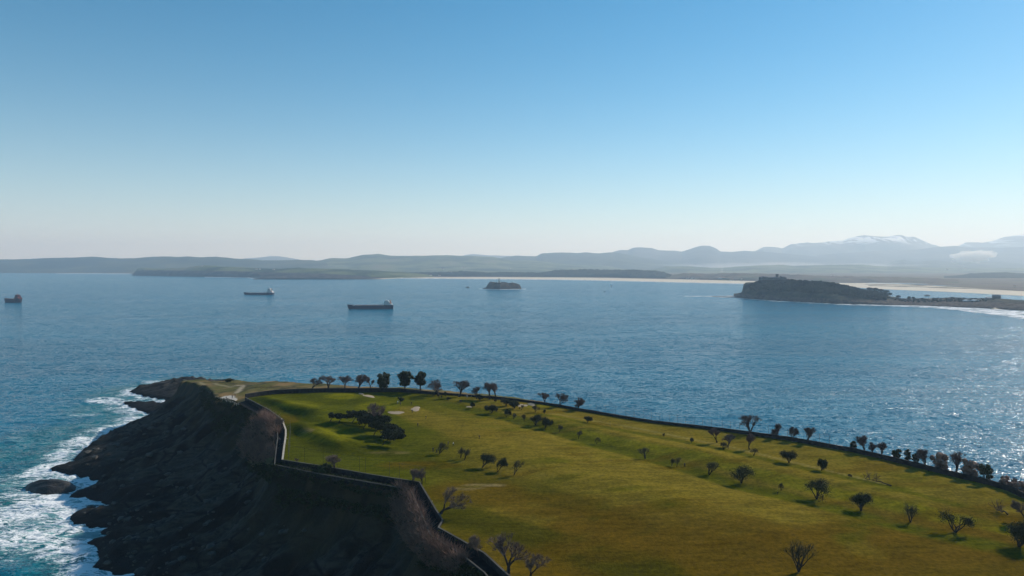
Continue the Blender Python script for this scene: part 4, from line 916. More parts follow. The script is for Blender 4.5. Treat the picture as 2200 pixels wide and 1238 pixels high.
# thickets on the cliff edge: one mass of stems each
def thicket(poly, n, h, m, seed, label, tw=.045, leaf=False, fan=.6, nst=26, name="thicket"):
    rr = random.Random(seed); xs = [p[0] for p in poly]; ys = [p[1] for p in poly]; mb = MB(); k = 0
    while k < n:
        px, py = rr.uniform(min(xs), max(xs)), rr.uniform(min(ys), max(ys))
        if not inside(np.array([px]), np.array([py]), poly)[0]: continue
        k += 1; x, y, z = at(px, py, 36); H = h * rr.uniform(.5, 1.1)
        for _ in range(nst):
            e = Vector((rr.gauss(0, fan), rr.gauss(0, fan), 1)).normalized(); p = Vector((x + rr.gauss(0, .3), y + rr.gauss(0, .3), z - .2)); L = H * rr.uniform(.6, 1)
            if leaf:
                c = p + e * L * rr.uniform(.4, 1); u_ = rv(rr) * .22; mb.quad(c, u_, u_.cross(rv(rr)).normalized() * .17); continue
            p2 = p + e * L * .55; e2 = (e + rv(rr) * .5).normalized(); p3 = p2 + e2 * L * .5
            for a_, b_ in ((p, p2), (p2, p3)):
                s_ = (b_ - a_).cross(rv(rr)).normalized() * tw; b = len(mb.v); mb.v += [tuple(a_ - s_), tuple(a_ + s_), tuple(b_ + s_ * .6), tuple(b_ - s_ * .6)]; mb.face((b, b + 1, b + 2, b + 3))
    o = mb.build(name, m); tag(o, label, "thicket" if name == "thicket" else name, kind="stuff")
A = [(566, 888), (590, 905), (600, 925), (592, 945), (588, 985), (562, 1000), (528, 990), (517, 960), (532, 930), (550, 905)]
thicket(A, 520, 5.0, M_red, 1, "tall brown bramble thicket against the outer side of the cliff path")
thicket([(530, 985), (590, 1001), (680, 1026), (690, 1050), (600, 1040), (540, 1025)], 300, 1.8, M_leaf, 2, "dark green scrub below the path at the sharp corner", leaf=True, nst=34)
thicket(A, 60, 3.2, M_leaf, 41, "dark green bushes growing among the tall brown brambles", leaf=True, nst=46)
thicket([(862, 1058), (884, 1060), (925, 1160), (1000, 1210), (920, 1215), (845, 1110)], 90, 2.6, M_leaf, 42, "green bushes among the brown thicket below the path's kink", leaf=True, nst=46)
thicket([(536, 984), (560, 984), (566, 1000), (548, 1006), (537, 998)], 50, 2.0, M_dry, 3, "pale dry grass tuft below the thicket", nst=40)
thicket([(568, 988), (588, 985), (588, 1000), (575, 1002)], 26, 1.5, M_dry, 31, "pale dry grass at the foot of the parapet", nst=40)
thicket([(862, 1058), (884, 1060), (912, 1120), (925, 1160), (1000, 1210), (985, 1238), (920, 1215), (868, 1160), (845, 1110)], 700, 4.2, M_red, 4, "brown thicket below the kink of the cliff path", tw=.03)
thicket([(690, 1028), (880, 1062), (868, 1092), (780, 1072), (700, 1052)], 420, 1.5, M_leaf, 5, "low dark scrub under the parapet between the two corners", leaf=True, nst=34)
thicket([(430, 832), (462, 858), (512, 872), (560, 896), (540, 925), (480, 905), (430, 872)], 480, 1.5, M_leaf, 6, "dark low scrub on the slope below the viewing terrace", leaf=True, nst=30)
thicket([(930, 1165), (1060, 1250), (1000, 1260), (900, 1215)], 260, 1.8, M_leaf, 7, "dark scrub below the path at the bottom edge", leaf=True, nst=30)
thicket([(440, 819), (560, 820), (660, 825), (660, 834), (560, 836), (500, 832)], 260, .8, M_dry, 8, "rough dry grass tufts on the cape behind the far wall", nst=12, fan=.5, name="rough_grass")
o = tree("bush", "bushy", 491, 821, 7, 13, "small dark bush on the far edge of the grassy cape", "bush")

# ------------------------------------------------------------------ golfers
M_skin = mat("skin", (.45, .28, .2), .6); M_dk = mat("dark clothes", (.02, .022, .03), .9); M_nv = mat("navy clothes", (.03, .035, .06), .9)
M_wh = mat("white clothes", (.7, .7, .68), .9); M_gy = mat("grey clothes", (.12, .12, .13), .9); M_hair = mat("dark hair", (.02, .014, .01), .8)
def body_mesh(pose):
    V = {"pel": (0, 0, .93, .15), "wst": (0, .01, 1.08, .13), "chs": (0, .02, 1.30, .155), "nek": (0, .02, 1.49, .06), "hd0": (0, .03, 1.56, .075), "hd1": (0, .035, 1.64, .098), "hd2": (0, .02, 1.73, .075), "nos": (0, .13, 1.63, .018)}
    if pose == "walk": legs = [(-.09, .16, .50, -.10, .22, .08), (.09, .04, .50, .10, -.28, .12)]
    elif pose == "swing": legs = [(-.17, .05, .50, -.24, .02, .08), (.17, .05, .50, .24, .02, .08)]
    else: legs = [(-.10, .03, .50, -.11, 0, .08), (.10, .03, .50, .12, 0, .08)]
    E = [("pel", "wst"), ("wst", "chs"), ("chs", "nek"), ("nek", "hd0"), ("hd0", "hd1"), ("hd1", "hd2"), ("hd1", "nos")]
    for s, (kx, ky, kz, ax, ay, az) in zip("LR", legs):
        V["hp" + s] = (kx * .9, 0, .86, .105); V["kn" + s] = (kx, ky, kz, .065); V["an" + s] = (ax, ay, az, .045); V["to" + s] = (ax, ay + .16, .03, .035)
        E += [("pel", "hp" + s), ("hp" + s, "kn" + s), ("kn" + s, "an" + s), ("an" + s, "to" + s)]
    for s, sg in (("L", -1), ("R", 1)):
        if pose == "swing": el, wr = (sg * .20, .22, 1.15), (sg * .04, .42, .98)
        elif pose == "walk": el, wr = (sg * .25, sg * .10 - .03, 1.15), (sg * .24, sg * .28 + .05, .95)
        else: el, wr = (sg * .26, -.02, 1.13), (sg * .27, .08, .88)
        V["sh" + s] = (sg * .19, .01, 1.42, .065); V["el" + s] = (*el, .045); V["wr" + s] = (*wr, .03)
        d = (Vector(wr) - Vector(el)).normalized(); p = Vector(wr) + d * .07; V["pm" + s] = (*p, .032)
        E += [("chs", "sh" + s), ("sh" + s, "el" + s), ("el" + s, "wr" + s), ("wr" + s, "pm" + s)]
        for k, (off, L) in enumerate(((-.03, .07), (-.01, .085), (.01, .08), (.03, .065))):
            a = p + d * .03 + Vector((0, off, 0)); b = a + d * L + Vector((-sg * .02, 0, 0)); V[f"f{k}{s}"] = (*a, .011); V[f"g{k}{s}"] = (*b, .008); E += [("pm" + s, f"f{k}{s}"), (f"f{k}{s}", f"g{k}{s}")]
        V["th" + s] = (*(p + Vector((0, .055, .01))), .011); V["tj" + s] = (*(p + Vector((0, .08, .0)) + d * .03), .009); E += [("pm" + s, "th" + s), ("th" + s, "tj" + s)]
    ks = list(V); me = bpy.data.meshes.new("person"); me.from_pydata([V[k][:3] for k in ks], [(ks.index(a), ks.index(b)) for a, b in E], [])
    o = bpy.data.objects.new("person_build", me); C.objects.link(o); o.modifiers.new("skin", 'SKIN'); ss = o.modifiers.new("sub", 'SUBSURF'); ss.levels = 1
    for i, k in enumerate(ks): me.skin_vertices[0].data[i].radius = (V[k][3],) * 2
    me.skin_vertices[0].data[0].use_root = True
    dg = bpy.context.evaluated_depsgraph_get(); dg.update(); m2 = bpy.data.meshes.new_from_object(o.evaluated_get(dg)); bpy.data.objects.remove(o); bpy.data.meshes.remove(me)
    return m2
BODY = {p: body_mesh(p) for p in ("stand", "walk", "swing")}
def person(px, py, pose, rz, top, leg, label, club=False, hat=None, base=None, s=1.0):
    x, y, z = base or at(px, py); me = BODY[pose].copy(); me.materials.clear()
    for m in (M_skin, top, leg, M_hair): me.materials.append(m)
    for p in me.polygons:
        c = p.center; k = 0
        if c.z < .96: k = 2
        elif c.z < 1.46: k = 1
        if c.z > 1.66 or (c.z > 1.54 and c.y < -.01): k = 3
        if abs(c.x) > .2 and .7 < c.z < .93: k = 0
        if pose == "swing" and c.y > .38: k = 0
        p.material_index = k; p.use_smooth = True
    o = bpy.data.objects.new("person", me); C.objects.link(o); o.location = (x, y, z - .01); o.rotation_euler = (0, 0, rz); o.scale = (s,) * 3
    tag(o, label, "person", "golfers and walkers"); me.name = "person"
    if club:
        mb = MB(); mb.tube((0, .46, .95), (0, .95, .03), .012, .012, 5, True); mb.box((.05, .97, .03), (.12, .04, .06)); c = mb.build("golf_club", M_metal, loc=(x, y, z), parent=None); c.rotation_euler = (0, 0, rz)
        tag(c, "golf club held by the " + club, "golf club")
person(854.5, 868.5, "stand", 1.0, M_wh, M_gy, "standing golfer in pale top left of a companion by the small round tree")
person(860, 871.5, "stand", -.4, M_dk, M_dk, "dark-clothed golfer standing below the small round tree", s=1.05)
person(884, 870.5, "swing", .6, M_dk, M_dk, "golfer in dark clothes bending to play above the rounded bunker", club="golfer above the rounded bunker")
person(885.5, 888, "stand", .2, M_dk, M_dk, "dark-clothed golfer standing just below the rounded bunker")
person(915.5, 900.5, "swing", 1.4, M_dk, M_nv, "golfer stooping on the open fairway right of the bunkers")
person(897.6, 917, "stand", -.5, M_dk, M_dk, "lone dark golfer with a long shadow right of the pine grove")
person(930.5, 971, "stand", .4, M_dk, M_dk, "dark figure standing left of the sparse leaning shrub")
person(963, 958, "walk", 1.2, M_nv, M_dk, "dark figure walking just right of the sparse leaning shrub")
person(974, 959, "walk", 1.5, M_wh, M_dk, "walker in a white top above the pair of sparse shrubs")
person(1029.5, 943.5, "walk", -1.2, M_dk, M_dk, "lone dark golfer walking across the middle of the fairway")
person(948.5, 856, "stand", 0, M_dk, M_dk, "tiny dark figure near the far wall under a bare tree")
person(1004, 856, "walk", 1.5, M_wh, M_gy, "figure in white by the thin bunker under the bare trees")
person(1767.8, 1074, "stand", .5, M_dk, M_dk, "dark crouched-looking golfer at the right of the big dark shrub", s=.95)
person(1671, 1063, "stand", .5, M_dk, M_dk, "tiny dark figure left of the big dark shrub on the turf", s=.6)
person(486, 859, "stand", .5, M_dk, M_dk, "visitor in dark clothes on the left of the viewing terrace", base=(*G(486, 859, 38.75), 38.76))
person(499, 857, "walk", .9, M_dk, M_nv, "visitor striding across the middle of the viewing terrace", base=(*G(499, 857, 38.75), 38.76), s=1.15)
person(506, 852, "stand", -.9, M_dk, M_dk, "visitor by the wall at the back of the viewing terrace", base=(*G(505, 853, 38.75), 38.76))
person(599.5, 946, "walk", 2.9, M_gy, M_dk, "walker in grey on the shaded cliff path", base=(*G(600.5, 950, ZP + .35), ZP + .36))
# two golf trolleys
def trolley(px, py, label):
    x, y, z = at(px, py); o = empty("golf_trolley", (x, y, z), .6); tag(o, label, "golf trolley")
    mb = MB(); mb.lathe((0, 0, .35), [(.13, 0), (.15, .3), (.14, .85)], 10); mb.build("golf_bag", M_nv, o)
    for s in (-1, 1):
        mb = MB(); mb.tube((s * .28, -.03, .16), (s * .28, .03, .16), .16, .16, 12, True); mb.build("wheel", M_dk, o)
    mb = MB(); mb.tube((-.28, 0, .16), (.28, 0, .16), .02, .02, 6); mb.tube((0, 0, .16), (0, -.45, 1.1), .02, .02, 6, True); mb.tube((0, .1, .3), (0, .35, .05), .02, .02, 6, True); mb.build("frame", M_metal, o)
trolley(938, 972.5, "golf trolley with a dark bag between a figure and the leaning shrub")
trolley(1471, 1003, "small golf trolley alone right of the V-shaped twig pair")
mb = MB(); mb.tube((0, 0, 0), (0, 0, 2.3), .03, .02, 6, True); x, y, z = at(1310.7, 918)
o = mb.build("marker_post", M_gy, loc=(x, y, z)); tag(o, "thin marker post standing on the pale strip near the sea wall", "post")

# ------------------------------------------------------------------ ships
def paint(name, c, c2=None): return mat(name, c, .45, .4, noise=(c2 or tuple(v * .7 for v in c), .15, .25))
def ship(px, py, Lpx, rz, hull_c, deck_c, house_c, funnel_c, label, fb=8.0, hscale=1.0, seed=1, houseL=.18, truelen=None):
    x, y = G(px, py, 0); L = truelen or Lpx / F * y; Bm = L * .15
    o = empty("cargo_ship", (x, y, 0), rz); tag(o, label, "ship", "cargo ships at anchor in the bay")
    M_h = paint("ship hull", hull_c); M_d = paint("ship deck", deck_c); M_s = paint("superstructure paint", house_c); M_f = paint("funnel paint", funnel_c); M_g = mat("ship window glass", (.02, .03, .04), .1, .5)
    st = [(-.5, 0, 0, 1.35), (-.47, .22, .06, 1.33), (-.43, .5, .28, 1.3), (-.385, .72, .55, 1.28), (-.38, .74, .57, 1.0), (-.32, .93, .82, 1.0), (-.2, 1, .97, 1.0), (.1, 1, 1, 1.0), (.3, 1, .98, 1.0), (.305, 1, .98, 1.18), (.42, .95, .8, 1.18), (.48, .85, .5, 1.2), (.5, .75, .3, 1.2)]
    mb = MB()
    for (u, wt, wb_, h) in st:
        rake = -.012 * L if u < -.42 else 0
        for s in (-1, 1):
            mb.v += [(u * L + rake, s * wt * Bm / 2, h * fb), (u * L + rake * .2, s * (wt * .5 + wb_ * .5) * Bm / 2, h * fb * .45), (u * L + (.025 * L if u < -.45 else 0), s * wb_ * Bm / 2, -.6)]
    for i in range(len(st) - 1):
        a, b = i * 6, (i + 1) * 6
        for k in (0, 1): mb.face((a + k, a + k + 1, b + k + 1, b + k)); mb.face((a + 3 + k, b + 3 + k, b + 4 + k, a + 4 + k))
        mb.face((a, b, b + 3, a + 3))
    e = (len(st) - 1) * 6; mb.face((e, e + 1, e + 4, e + 3)); mb.face((e + 1, e + 2, e + 5, e + 4))
    mb.build("hull", M_h, o)
    mb = MB(); mb.box((-.04 * L, 0, fb + .5), (.62 * L, Bm * .78, 1.0)); mb.build("coaming", M_d, o)
    for k in range(5):
        mb = MB(); mb.box((-.04 * L + (k - 2) * .122 * L, 0, fb + 1.45), (.112 * L, Bm * .72, .9)); mb.build("hatch_cover", M_d, o)
    hx = (.5 - houseL / 2 - .02) * L; hl = houseL * L; z = fb * 1.18
    sup = MB()
    for k, (f, b_) in enumerate(((1.0, .92), (.82, .86), (.62, .8), (.46, .72))):
        h = 2.7 * hscale; sup.box((hx - hl * (1 - f) * .35, 0, z + h / 2), (hl * f, Bm * b_, h)); z += h + .003
    so = sup.build("superstructure", M_s, o)
    wn_ = MB()
    for k, (f, b_) in enumerate(((1.0, .92), (.82, .86), (.62, .8), (.46, .72))):
        h = 2.7 * hscale; zz_ = fb * 1.18 + k * h + h * .55; cx_ = hx - hl * (1 - f) * .35
        for s in (-1, 1):
            for j in range(max(2, int(f * hl / 2.4))): wn_.box((cx_ - f * hl / 2 + 1.2 + j * 2.4, s * (Bm * b_ / 2 + .02), zz_), (.9, .05, .8))
        wn_.box((cx_ - f * hl / 2 - .02, 0, zz_), (.05, Bm * b_ * .85, .8))
    wn_.build("window", M_g, so)
    mb = MB(); mb.box((hx - hl * .2, 0, z - 2.6 * hscale + .3), (2.5, Bm * 1.0, 1.1)); mb.build("bridge_wing", M_s, o)
    mb = MB(); mb.lathe((hx + hl * .28, 0, fb * 1.18 + 5.4 * hscale), [(1.7, 0), (1.5, 5.2 * hscale), (1.2, 5.6 * hscale)], 10); mb.build("funnel", M_f, o)
    mb = MB(); mb.tube((hx - hl * .2, 0, z), (hx - hl * .2, 0, z + 6), .28, .12, 6, True); mb.tube((hx - hl * .2, -2, z + 3), (hx - hl * .2, 2, z + 3), .12, .12, 5, True); mb.box((hx - hl * .2, 0, z + 4.2), (.5, 3, .3)); mb.build("radar_mast", M_s, o)
    mb = MB(); mb.tube((-.39 * L, 0, fb * 1.28), (-.39 * L, 0, fb * 1.28 + 6), .5, .25, 6, True); mb.tube((-.39 * L, -1.5, fb * 1.28 + 4), (-.39 * L, 1.5, fb * 1.28 + 4), .15, .15, 5, True); mb.build("foremast", M_h, o)
    mb = MB(); mb.tube((hx - hl * .62, -Bm * .3, fb + 1), (hx - hl * .62, -Bm * .3, fb + 5), .4, .3, 6, True); mb.tube((hx - hl * .62, -Bm * .3, fb + 5), (hx - hl * .62 - 7, -Bm * .3, fb + 4.2), .25, .15, 6, True); mb.build("deck_crane", M_d, o)
    mb = MB(); mb.lathe((0, 0, 0), [(.1, -2.6), (.9, -1.8), (1.1, 0), (.9, 1.8), (.1, 2.6)], 8); lb = mb.build("lifeboat", mat("lifeboat orange", (.55, .12, .03), .5), o, loc=(hx + hl * .34, -Bm * .43, fb * 1.18 + 4.5)); lb.rotation_euler = (0, R(90), 0)
    mb = MB()
    for s in (-1, 1):
        for a, b in ((-.3, .3),):
            mb.tube((a * L, s * Bm * .49, fb + 1.1), (b * L, s * Bm * .49, fb + 1.1), .07, .07, 4)
            for j in range(26): xx = a * L + (b - a) * L * j / 25; mb.tube((xx, s * Bm * .49, fb), (xx, s * Bm * .49, fb + 1.1), .05, .05, 4)
    mb.build("railing", M_s, o)
ship(796, 664, 97, R(3), (.012, .022, .05), (.32, .26, .24), (.62, .62, .60), (.5, .18, .06), "long dark-hulled cargo ship with a pale aft house, largest and nearest of the three", fb=8.2)
ship(556, 633.5, 68, R(-8), (.014, .03, .06), (.30, .30, .30), (.62, .60, .58), (.06, .06, .08), "dark-hulled cargo ship lying farther out, middle of the three", fb=6.4, hscale=1.35, houseL=.17)
ship(27, 650, 49, R(-24), (.012, .016, .035), (.15, .05, .045), (.13, .025, .02), (.16, .02, .015), "cargo ship with red deck and red aft house at the left edge", fb=9.0, hscale=1.1, houseL=.26, truelen=74)

# sailing boat, motor boat
x, y = G(1313.5, 616, 0); o = empty("sailing_boat", (x, y, 0), .2); tag(o, "tiny white sailing boat before the long beach", "boat")
def boat_hull(L, B, H):
    mb = MB(); st = [(-.5, .05, 1.2), (-.3, .6, 1.05), (0, 1, 1), (.3, .95, 1), (.5, .7, 1)]
    for u, w_, h in st: mb.v += [(u * L, -w_ * B / 2, h * H), (u * L * .93, 0, -.3), (u * L, w_ * B / 2, h * H)]
    for i in range(4):
        a, b = i * 3, i * 3 + 3; mb.face((a, a + 1, b + 1, b)); mb.face((a + 1, a + 2, b + 2, b + 1)); mb.face((a, b, b + 2, a + 2))
    mb.face((12, 13, 14)); return mb
boat_hull(11, 3.2, 1.2).build("hull", M_white, o)
mb = MB(); mb.tube((-.5, 0, 1), (-.5, 0, 15), .12, .06, 6, True); mb.tube((-.5, 0, 2.2), (4.5, 0, 2.2), .08, .08, 6, True); mb.build("mast", M_white, o)
M_sail = mat("sail cloth", (.75, .75, .72), .8)
def sail(p): 
    mb = MB(); mb.v = [(*a, ) for a in p] + [(a[0], a[1] + .05, a[2]) for a in p]; n = len(p); mb.face(range(n)); mb.face(reversed(range(n, 2 * n)))
    for k in range(n): mb.face((k, (k + 1) % n, n + (k + 1) % n, n + k))
    return mb
sail([(-.3, 0, 2.4), (4.4, 0, 2.4), (2.6, .35, 7), (-.2, 0, 14.6)]).build("mainsail", M_sail, o); sail([(-.7, 0, 13), (-5.2, 0, 1.5), (-1.2, .3, 2.0)]).build("jib", M_sail, o)
x, y = G(1298.5, 627.3, 0); o = empty("motor_boat", (x, y, 0), .1); tag(o, "small dark motor boat on the open bay below the sailing boat", "boat")
boat_hull(9, 3, 1.2).build("hull", M_nv, o); mb = MB(); mb.box((.5, 0, 2), (3, 2, 1.7), 0, .85); mb.build("cabin", M_gy, o)

# ------------------------------------------------------------------ buildings on the far land
dg = bpy.context.evaluated_depsgraph_get(); dg.update()
def hit(px, py):
    d = Vector(ray(px, py)).normalized(); r = sc.ray_cast(dg, Vector((0, 0, CAMZ)), d, distance=60000); return r[1] if r[0] else Vector((*G(px, py, 3), 3))
M_wall = mat("white render wall", (.70, .66, .58), .8); M_roof = mat("tile roof", (.28, .10, .06), .9); M_groof = mat("grey roof", (.16, .16, .17), .8); M_glass = mat("window glass", (.03, .04, .05), .15, .5)
def house(px, py, wpx, hpx, label, rf=None, name="house", cat="house", wallm=None):
    p = hit(px, py); k = p.y / F; Wd, H = wpx * k, hpx * k; D = max(8.0, Wd * .45); o = empty(name, p); tag(o, label, cat)
    mb = MB(); mb.box((0, D / 2, H * .3 - 1), (Wd, D, H * .6 + 2)); mb.build("wall", wallm or M_wall, o)
    mb = MB(); z = H * .6 + .003; e = .4
    mb.v = [(-Wd / 2 - e, -e, z), (Wd / 2 + e, -e, z), (Wd / 2 + e, D + e, z), (-Wd / 2 - e, D + e, z), (-Wd / 2 - e, D / 2, H), (Wd / 2 + e, D / 2, H)]
    for f in ((0, 1, 5, 4), (2, 3, 4, 5), (0, 4, 3), (1, 2, 5), (0, 3, 2, 1)): mb.face(f)
    r_ = mb.build("roof", rf or M_roof, o); mb = MB(); mb.box((Wd * .2, D / 2, H), (.9, .9, 1.6)); mb.build("chimney", wallm or M_wall, r_)
    for j in range(4):
        mb = MB(); mb.box(((j - 1.5) * Wd * .22, -.02, H * .32), (Wd * .09, .06, H * .2)); mb.build("window", M_glass, o)
for a in [(951.4, 579, 4, 2.2, "white house on the hillside left of the lighthouse island"), (968, 585, 5, 2.6, "white house at the edge of the dune wood, left of the lighthouse island"), (995, 575.5, 6, 2, "pale house highest on the green hillside left of the lighthouse"),
          (551, 579.5, 4, 2.2, "white house on top of the long western headland, left of two others"), (558, 579.2, 3, 2, "small house next to the white one on the western headland"), (588, 580.2, 4, 2.2, "pale house right of the pair on the western headland"), (434, 572.3, 4, 2, "white house alone on the left crest of the western headland"),
          (1572.4, 602.6, 7, 3, "bright white building behind the beach left of the peninsula"), (1594, 600.5, 4, 2, "small pale building just right of the bright white one"), (1552, 597.5, 15, 1.6, "long low pale sheds behind the beach"), (1789.8, 592.5, 6, 1.8, "low white building on the plain above the wooded peninsula"),
          (2074, 578.6, 5, 2, "white building under the small cloud on the right"), (2036, 580, 5, 2.2, "pale building left of the white one under the small cloud"), (1478, 598.5, 6, 2.4, "pale house behind the beach, left one of a close row of three"), (1487, 598.8, 5, 2.6, "pale house behind the beach, middle one of a close row of three"), (1497, 599.2, 6, 2.2, "pale house behind the beach, right one of a close row of three"), (925, 592.5, 5, 2, "pinkish house above the near end of the long beach"), (944, 592.8, 6, 2.2, "low pale house right of the pinkish one above the beach"), (2182, 615.5, 5, 2.2, "white house beyond the sandbar near the right edge"), (1095, 578, 4, 2, "pale house on the hillside above the lighthouse")]:
    house(*a)
# lighthouse on the island
p = hit(1072.3, 607.4); o = empty("lighthouse", p); tag(o, "slim lighthouse standing on the small rocky island", "lighthouse")
M_lh = mat("grey lighthouse stone", (.22, .2, .18), .8)
mb = MB(); mb.lathe((0, 0, -1), [(3.2, 0), (2.6, 6), (2.2, 16)], 12); mb.build("tower", M_lh, o)
mb = MB(); mb.lathe((0, 0, 15), [(3.0, 0), (3.0, .5), (2.9, .55)], 12); mb.build("gallery", M_lh, o)
mb = MB(); mb.lathe((0, 0, 15.56), [(1.6, 0), (1.6, 2.4), (.3, 3.8)], 10); mb.build("lantern", M_glass, o)
mb = MB(); mb.box((0, 2, 1.5), (14, 8, 5)); mb.build("keeper_house", M_wall, o)
mb = MB(); mb.box((0, 2, 4.3), (14.6, 8.6, .6), 0, .8); mb.build("roof", M_groof, o)
# palace and other buildings on the peninsula
p = hit(1662, 602.5); p.z += 2.5; k = p.y / F; o = empty("palace", p); tag(o, "long stone palace with a square tower on top of the wooded peninsula", "palace")
M_pal = mat("palace stone", (.11, .10, .085), .9, noise=((.17, .155, .13), .1))
mb = MB(); mb.box((0, 8, 2), (56 * k, 16, 9)); mb.box((-18 * k, 4, 3.2), (8 * k, 20, 11.4)); mb.box((20 * k, 4, 3.2), (7 * k, 20, 11.4)); mb.build("wall", M_pal, o)
mb = MB()
for cx_, w_, z in ((0, 56 * k, 6.51), (-18 * k, 8.4 * k, 8.91), (20 * k, 7.4 * k, 8.91)):
    b = len(mb.v); mb.v += [(cx_ - w_ / 2, -2.2 if w_ < 50 else .2, z), (cx_ + w_ / 2, -2.2 if w_ < 50 else .2, z), (cx_ + w_ / 2, 16, z), (cx_ - w_ / 2, 16, z), (cx_ - w_ / 2 + 2, 8, z + 2.2), (cx_ + w_ / 2 - 2, 8, z + 2.2)]
    for f in ((0, 1, 5, 4), (2, 3, 4, 5), (0, 4, 3), (1, 2, 5)): mb.face([b + i for i in f])
mb.build("roof", M_groof, o)
tw = MB(); tw.box((9.5 * k, 8, 7), (4.2 * k, 7, 16)); tw.box((9.5 * k, 8, 15.6), (5.2 * k, 8, 1.2))
for i in (-1, 0, 1): tw.box(((9.5 + i * 1.9) * k, 4.4, 16.8), (.9 * k, .8, 1.1))
tw.build("tower", M_pal, o)
for j in range(14):
    mb = MB(); mb.box(((j - 6.5) * 3.9 * k, -.05 if abs((j - 6.5) * 3.9 + 18) > 5 and abs((j - 6.5) * 3.9 - 20) > 4.5 else -6.05, 3.2), (1.3, .1, 2.2)); mb.build("window", M_glass, o)
for px, wpx, lab in ((2081.5, 15, "white arched-roof hall, left one of two on the low end of the peninsula"), (2099.5, 14, "white arched-roof hall, right one of two on the low end of the peninsula")):
    p = hit(px, 648.5); k = p.y / F; Wd = wpx * k; o = empty("arched_hall", p); tag(o, lab, "hall", "arched white halls on the peninsula")
    mb = MB(); mb.box((0, 6, .6), (Wd, 12, 3.2)); mb.build("wall", M_groof, o)
    mb = MB(); n = 10
    for yy_ in (-.5, 12.5):
        for i in range(n + 1): a = math.pi * i / n; mb.v.append((-math.cos(a) * Wd / 2 * 1.02, yy_, 2.21 + math.sin(a) * 2.6))
    for i in range(n): mb.face((i, i + 1, n + 2 + i, n + 1 + i))
    mb.face(range(n + 1)); mb.build("roof", M_white, o)
house(2143, 641.5, 15, 8, "grey two-storey building beside the arched halls", M_groof, wallm=M_pal)
house(2126, 643, 10, 4, "low dark building left of the grey two-storey one", M_groof, wallm=M_pal)
# woods on the peninsula
def wood(n, fn, r0, r1, m, seed, label, name="wood"):
    rr = random.Random(seed); mb = MB()
    for _ in range(n):
        px, py = fn(rr); p = hit(px, py)
        if p.y > 3200: continue
        r_ = rr.uniform(r0, r1); mb.blob((p.x, p.y, p.z + r_ * .5), r_, rr, .8)
        for _ in range(14):
            d = rv(rr); mb.quad(Vector((p.x, p.y, p.z + r_ * .5)) + Vector((d.x, d.y, abs(d.z) * .8)) * r_ * 1.02, rv(rr) * r_ * .22, rv(rr) * r_ * .2)
    o = mb.build(name, m); tag(o, label, "wood", kind="stuff")
def f1(rr):
    x = rr.uniform(1690, 1905); t_ = rr.random() ** 1.2; return x, pen_crest(x) + .6 + t_ * (pen_base_(x) - pen_crest(x)) * .52
def f2(rr):
    x = rr.uniform(1612, 1700); t_ = rr.random(); return x, pen_crest(x) + 4 + t_ * (pen_base_(x) - pen_crest(x)) * .42
wood(1700, f1, 2.4, 5.0, M_wood, 1, "dense dark wood covering the back of the peninsula")
wood(420, f2, 2.5, 4.5, M_wood, 2, "dark trees on the slope below the palace")
def f3(rr):
    x = rr.uniform(1905, 2120); return x, pen_crest(x) + .6 + rr.random() * 7
wood(160, f3, 1.6, 3.2, M_wood, 3, "low scattered bushes on the flat end of the peninsula")
for i, (px, h, w_, lab) in enumerate([(1868, 13, 13, "umbrella pine at the start of the peninsula's last pines"), (1880, 13, 14, "umbrella pine, second of the row at the end of the wood"), (1892, 12, 13, "umbrella pine, third of the row at the end of the wood"), (1904, 13, 14, "umbrella pine, fourth of the row, before the gap"), (1912, 11, 9, "umbrella pine, last of the row by the gap"),
        (1930, 9, 9, "small dark tree alone just past the gap in the pines"), (1953, 8, 6, "thin tree on the flat end of the peninsula, left of a pair"), (1962, 7, 6, "small tree right beside the thin one on the flat end")]):
    p = hit(px, pen_crest(px) + 3.5); rr = random.Random(60 + i); k = p.y / F; H, Wd = h * k, w_ * k; o = empty("umbrella_pine", p); tag(o, lab, "tree", "pines at the end of the peninsula wood")
    mb = MB(); mb.tube((0, 0, -1), (.6, 0, H * .7), .5, .35, 6)
    for _ in range(5): e = rv(rr); mb.tube((.5, 0, H * .55), (e.x * Wd * .3, e.y * Wd * .3, H * .75), .25, .12, 4)
    mb.build("trunk", M_bark, o); cm = MB()
    for _ in range(240):
        d = rv(rr); cm.quad((d.x * Wd * .48 * rr.uniform(.5, 1), d.y * Wd * .45, H * .78 + d.z * H * .17), rv(rr) * 1.1, rv(rr) * .9)
    for _ in range(7): cm.blob((rr.uniform(-.3, .3) * Wd, rr.uniform(-.3, .3) * Wd, H * (.74 + .1 * rr.random())), Wd * .17, rr, .7)
    cm.build("crown", M_wood, o)
# shore rock standing in the surf
def rock_(poly, hmax, label, seed):
    q = [G(a, b, 0) for a, b in poly]; xs = [p[0] for p in q]; ys = [p[1] for p in q]
    X, Y = np.meshgrid(np.arange(min(xs) - 2, max(xs) + 2, .7), np.arange(min(ys) - 2, max(ys) + 2, .7)); d = segdist(X, Y, q, True); ins = inside(X, Y, q)
    Z = np.where(ins, hmax * (1 - np.exp(-d / 3.0)) * (.55 + .9 * ridged(X / 9, Y / 3.5, seed, 3)), -.5 * d)
    o = gridmesh("sea_rock", X, Y, Z, M_wet, smooth_=False); tag(o, label, "rock")
M_wet = mat("wet rock", (.014, .012, .010), .6, .4, noise=((.035, .03, .025), .5), bump=(1.2, .5))
rock_([(52, 1047), (62, 1042), (100, 1039), (140, 1039), (158, 1042), (168, 1049), (160, 1057), (130, 1061), (100, 1064), (72, 1062), (56, 1055)], 3.4, "long low dark rock lying apart in the surf off the cliff foot", 3)
rock_([(146, 1067), (160, 1059), (178, 1054), (200, 1052), (210, 1060), (196, 1072), (165, 1073)], 2.6, "smaller dark rock joining the long one to the cliff foot", 4)
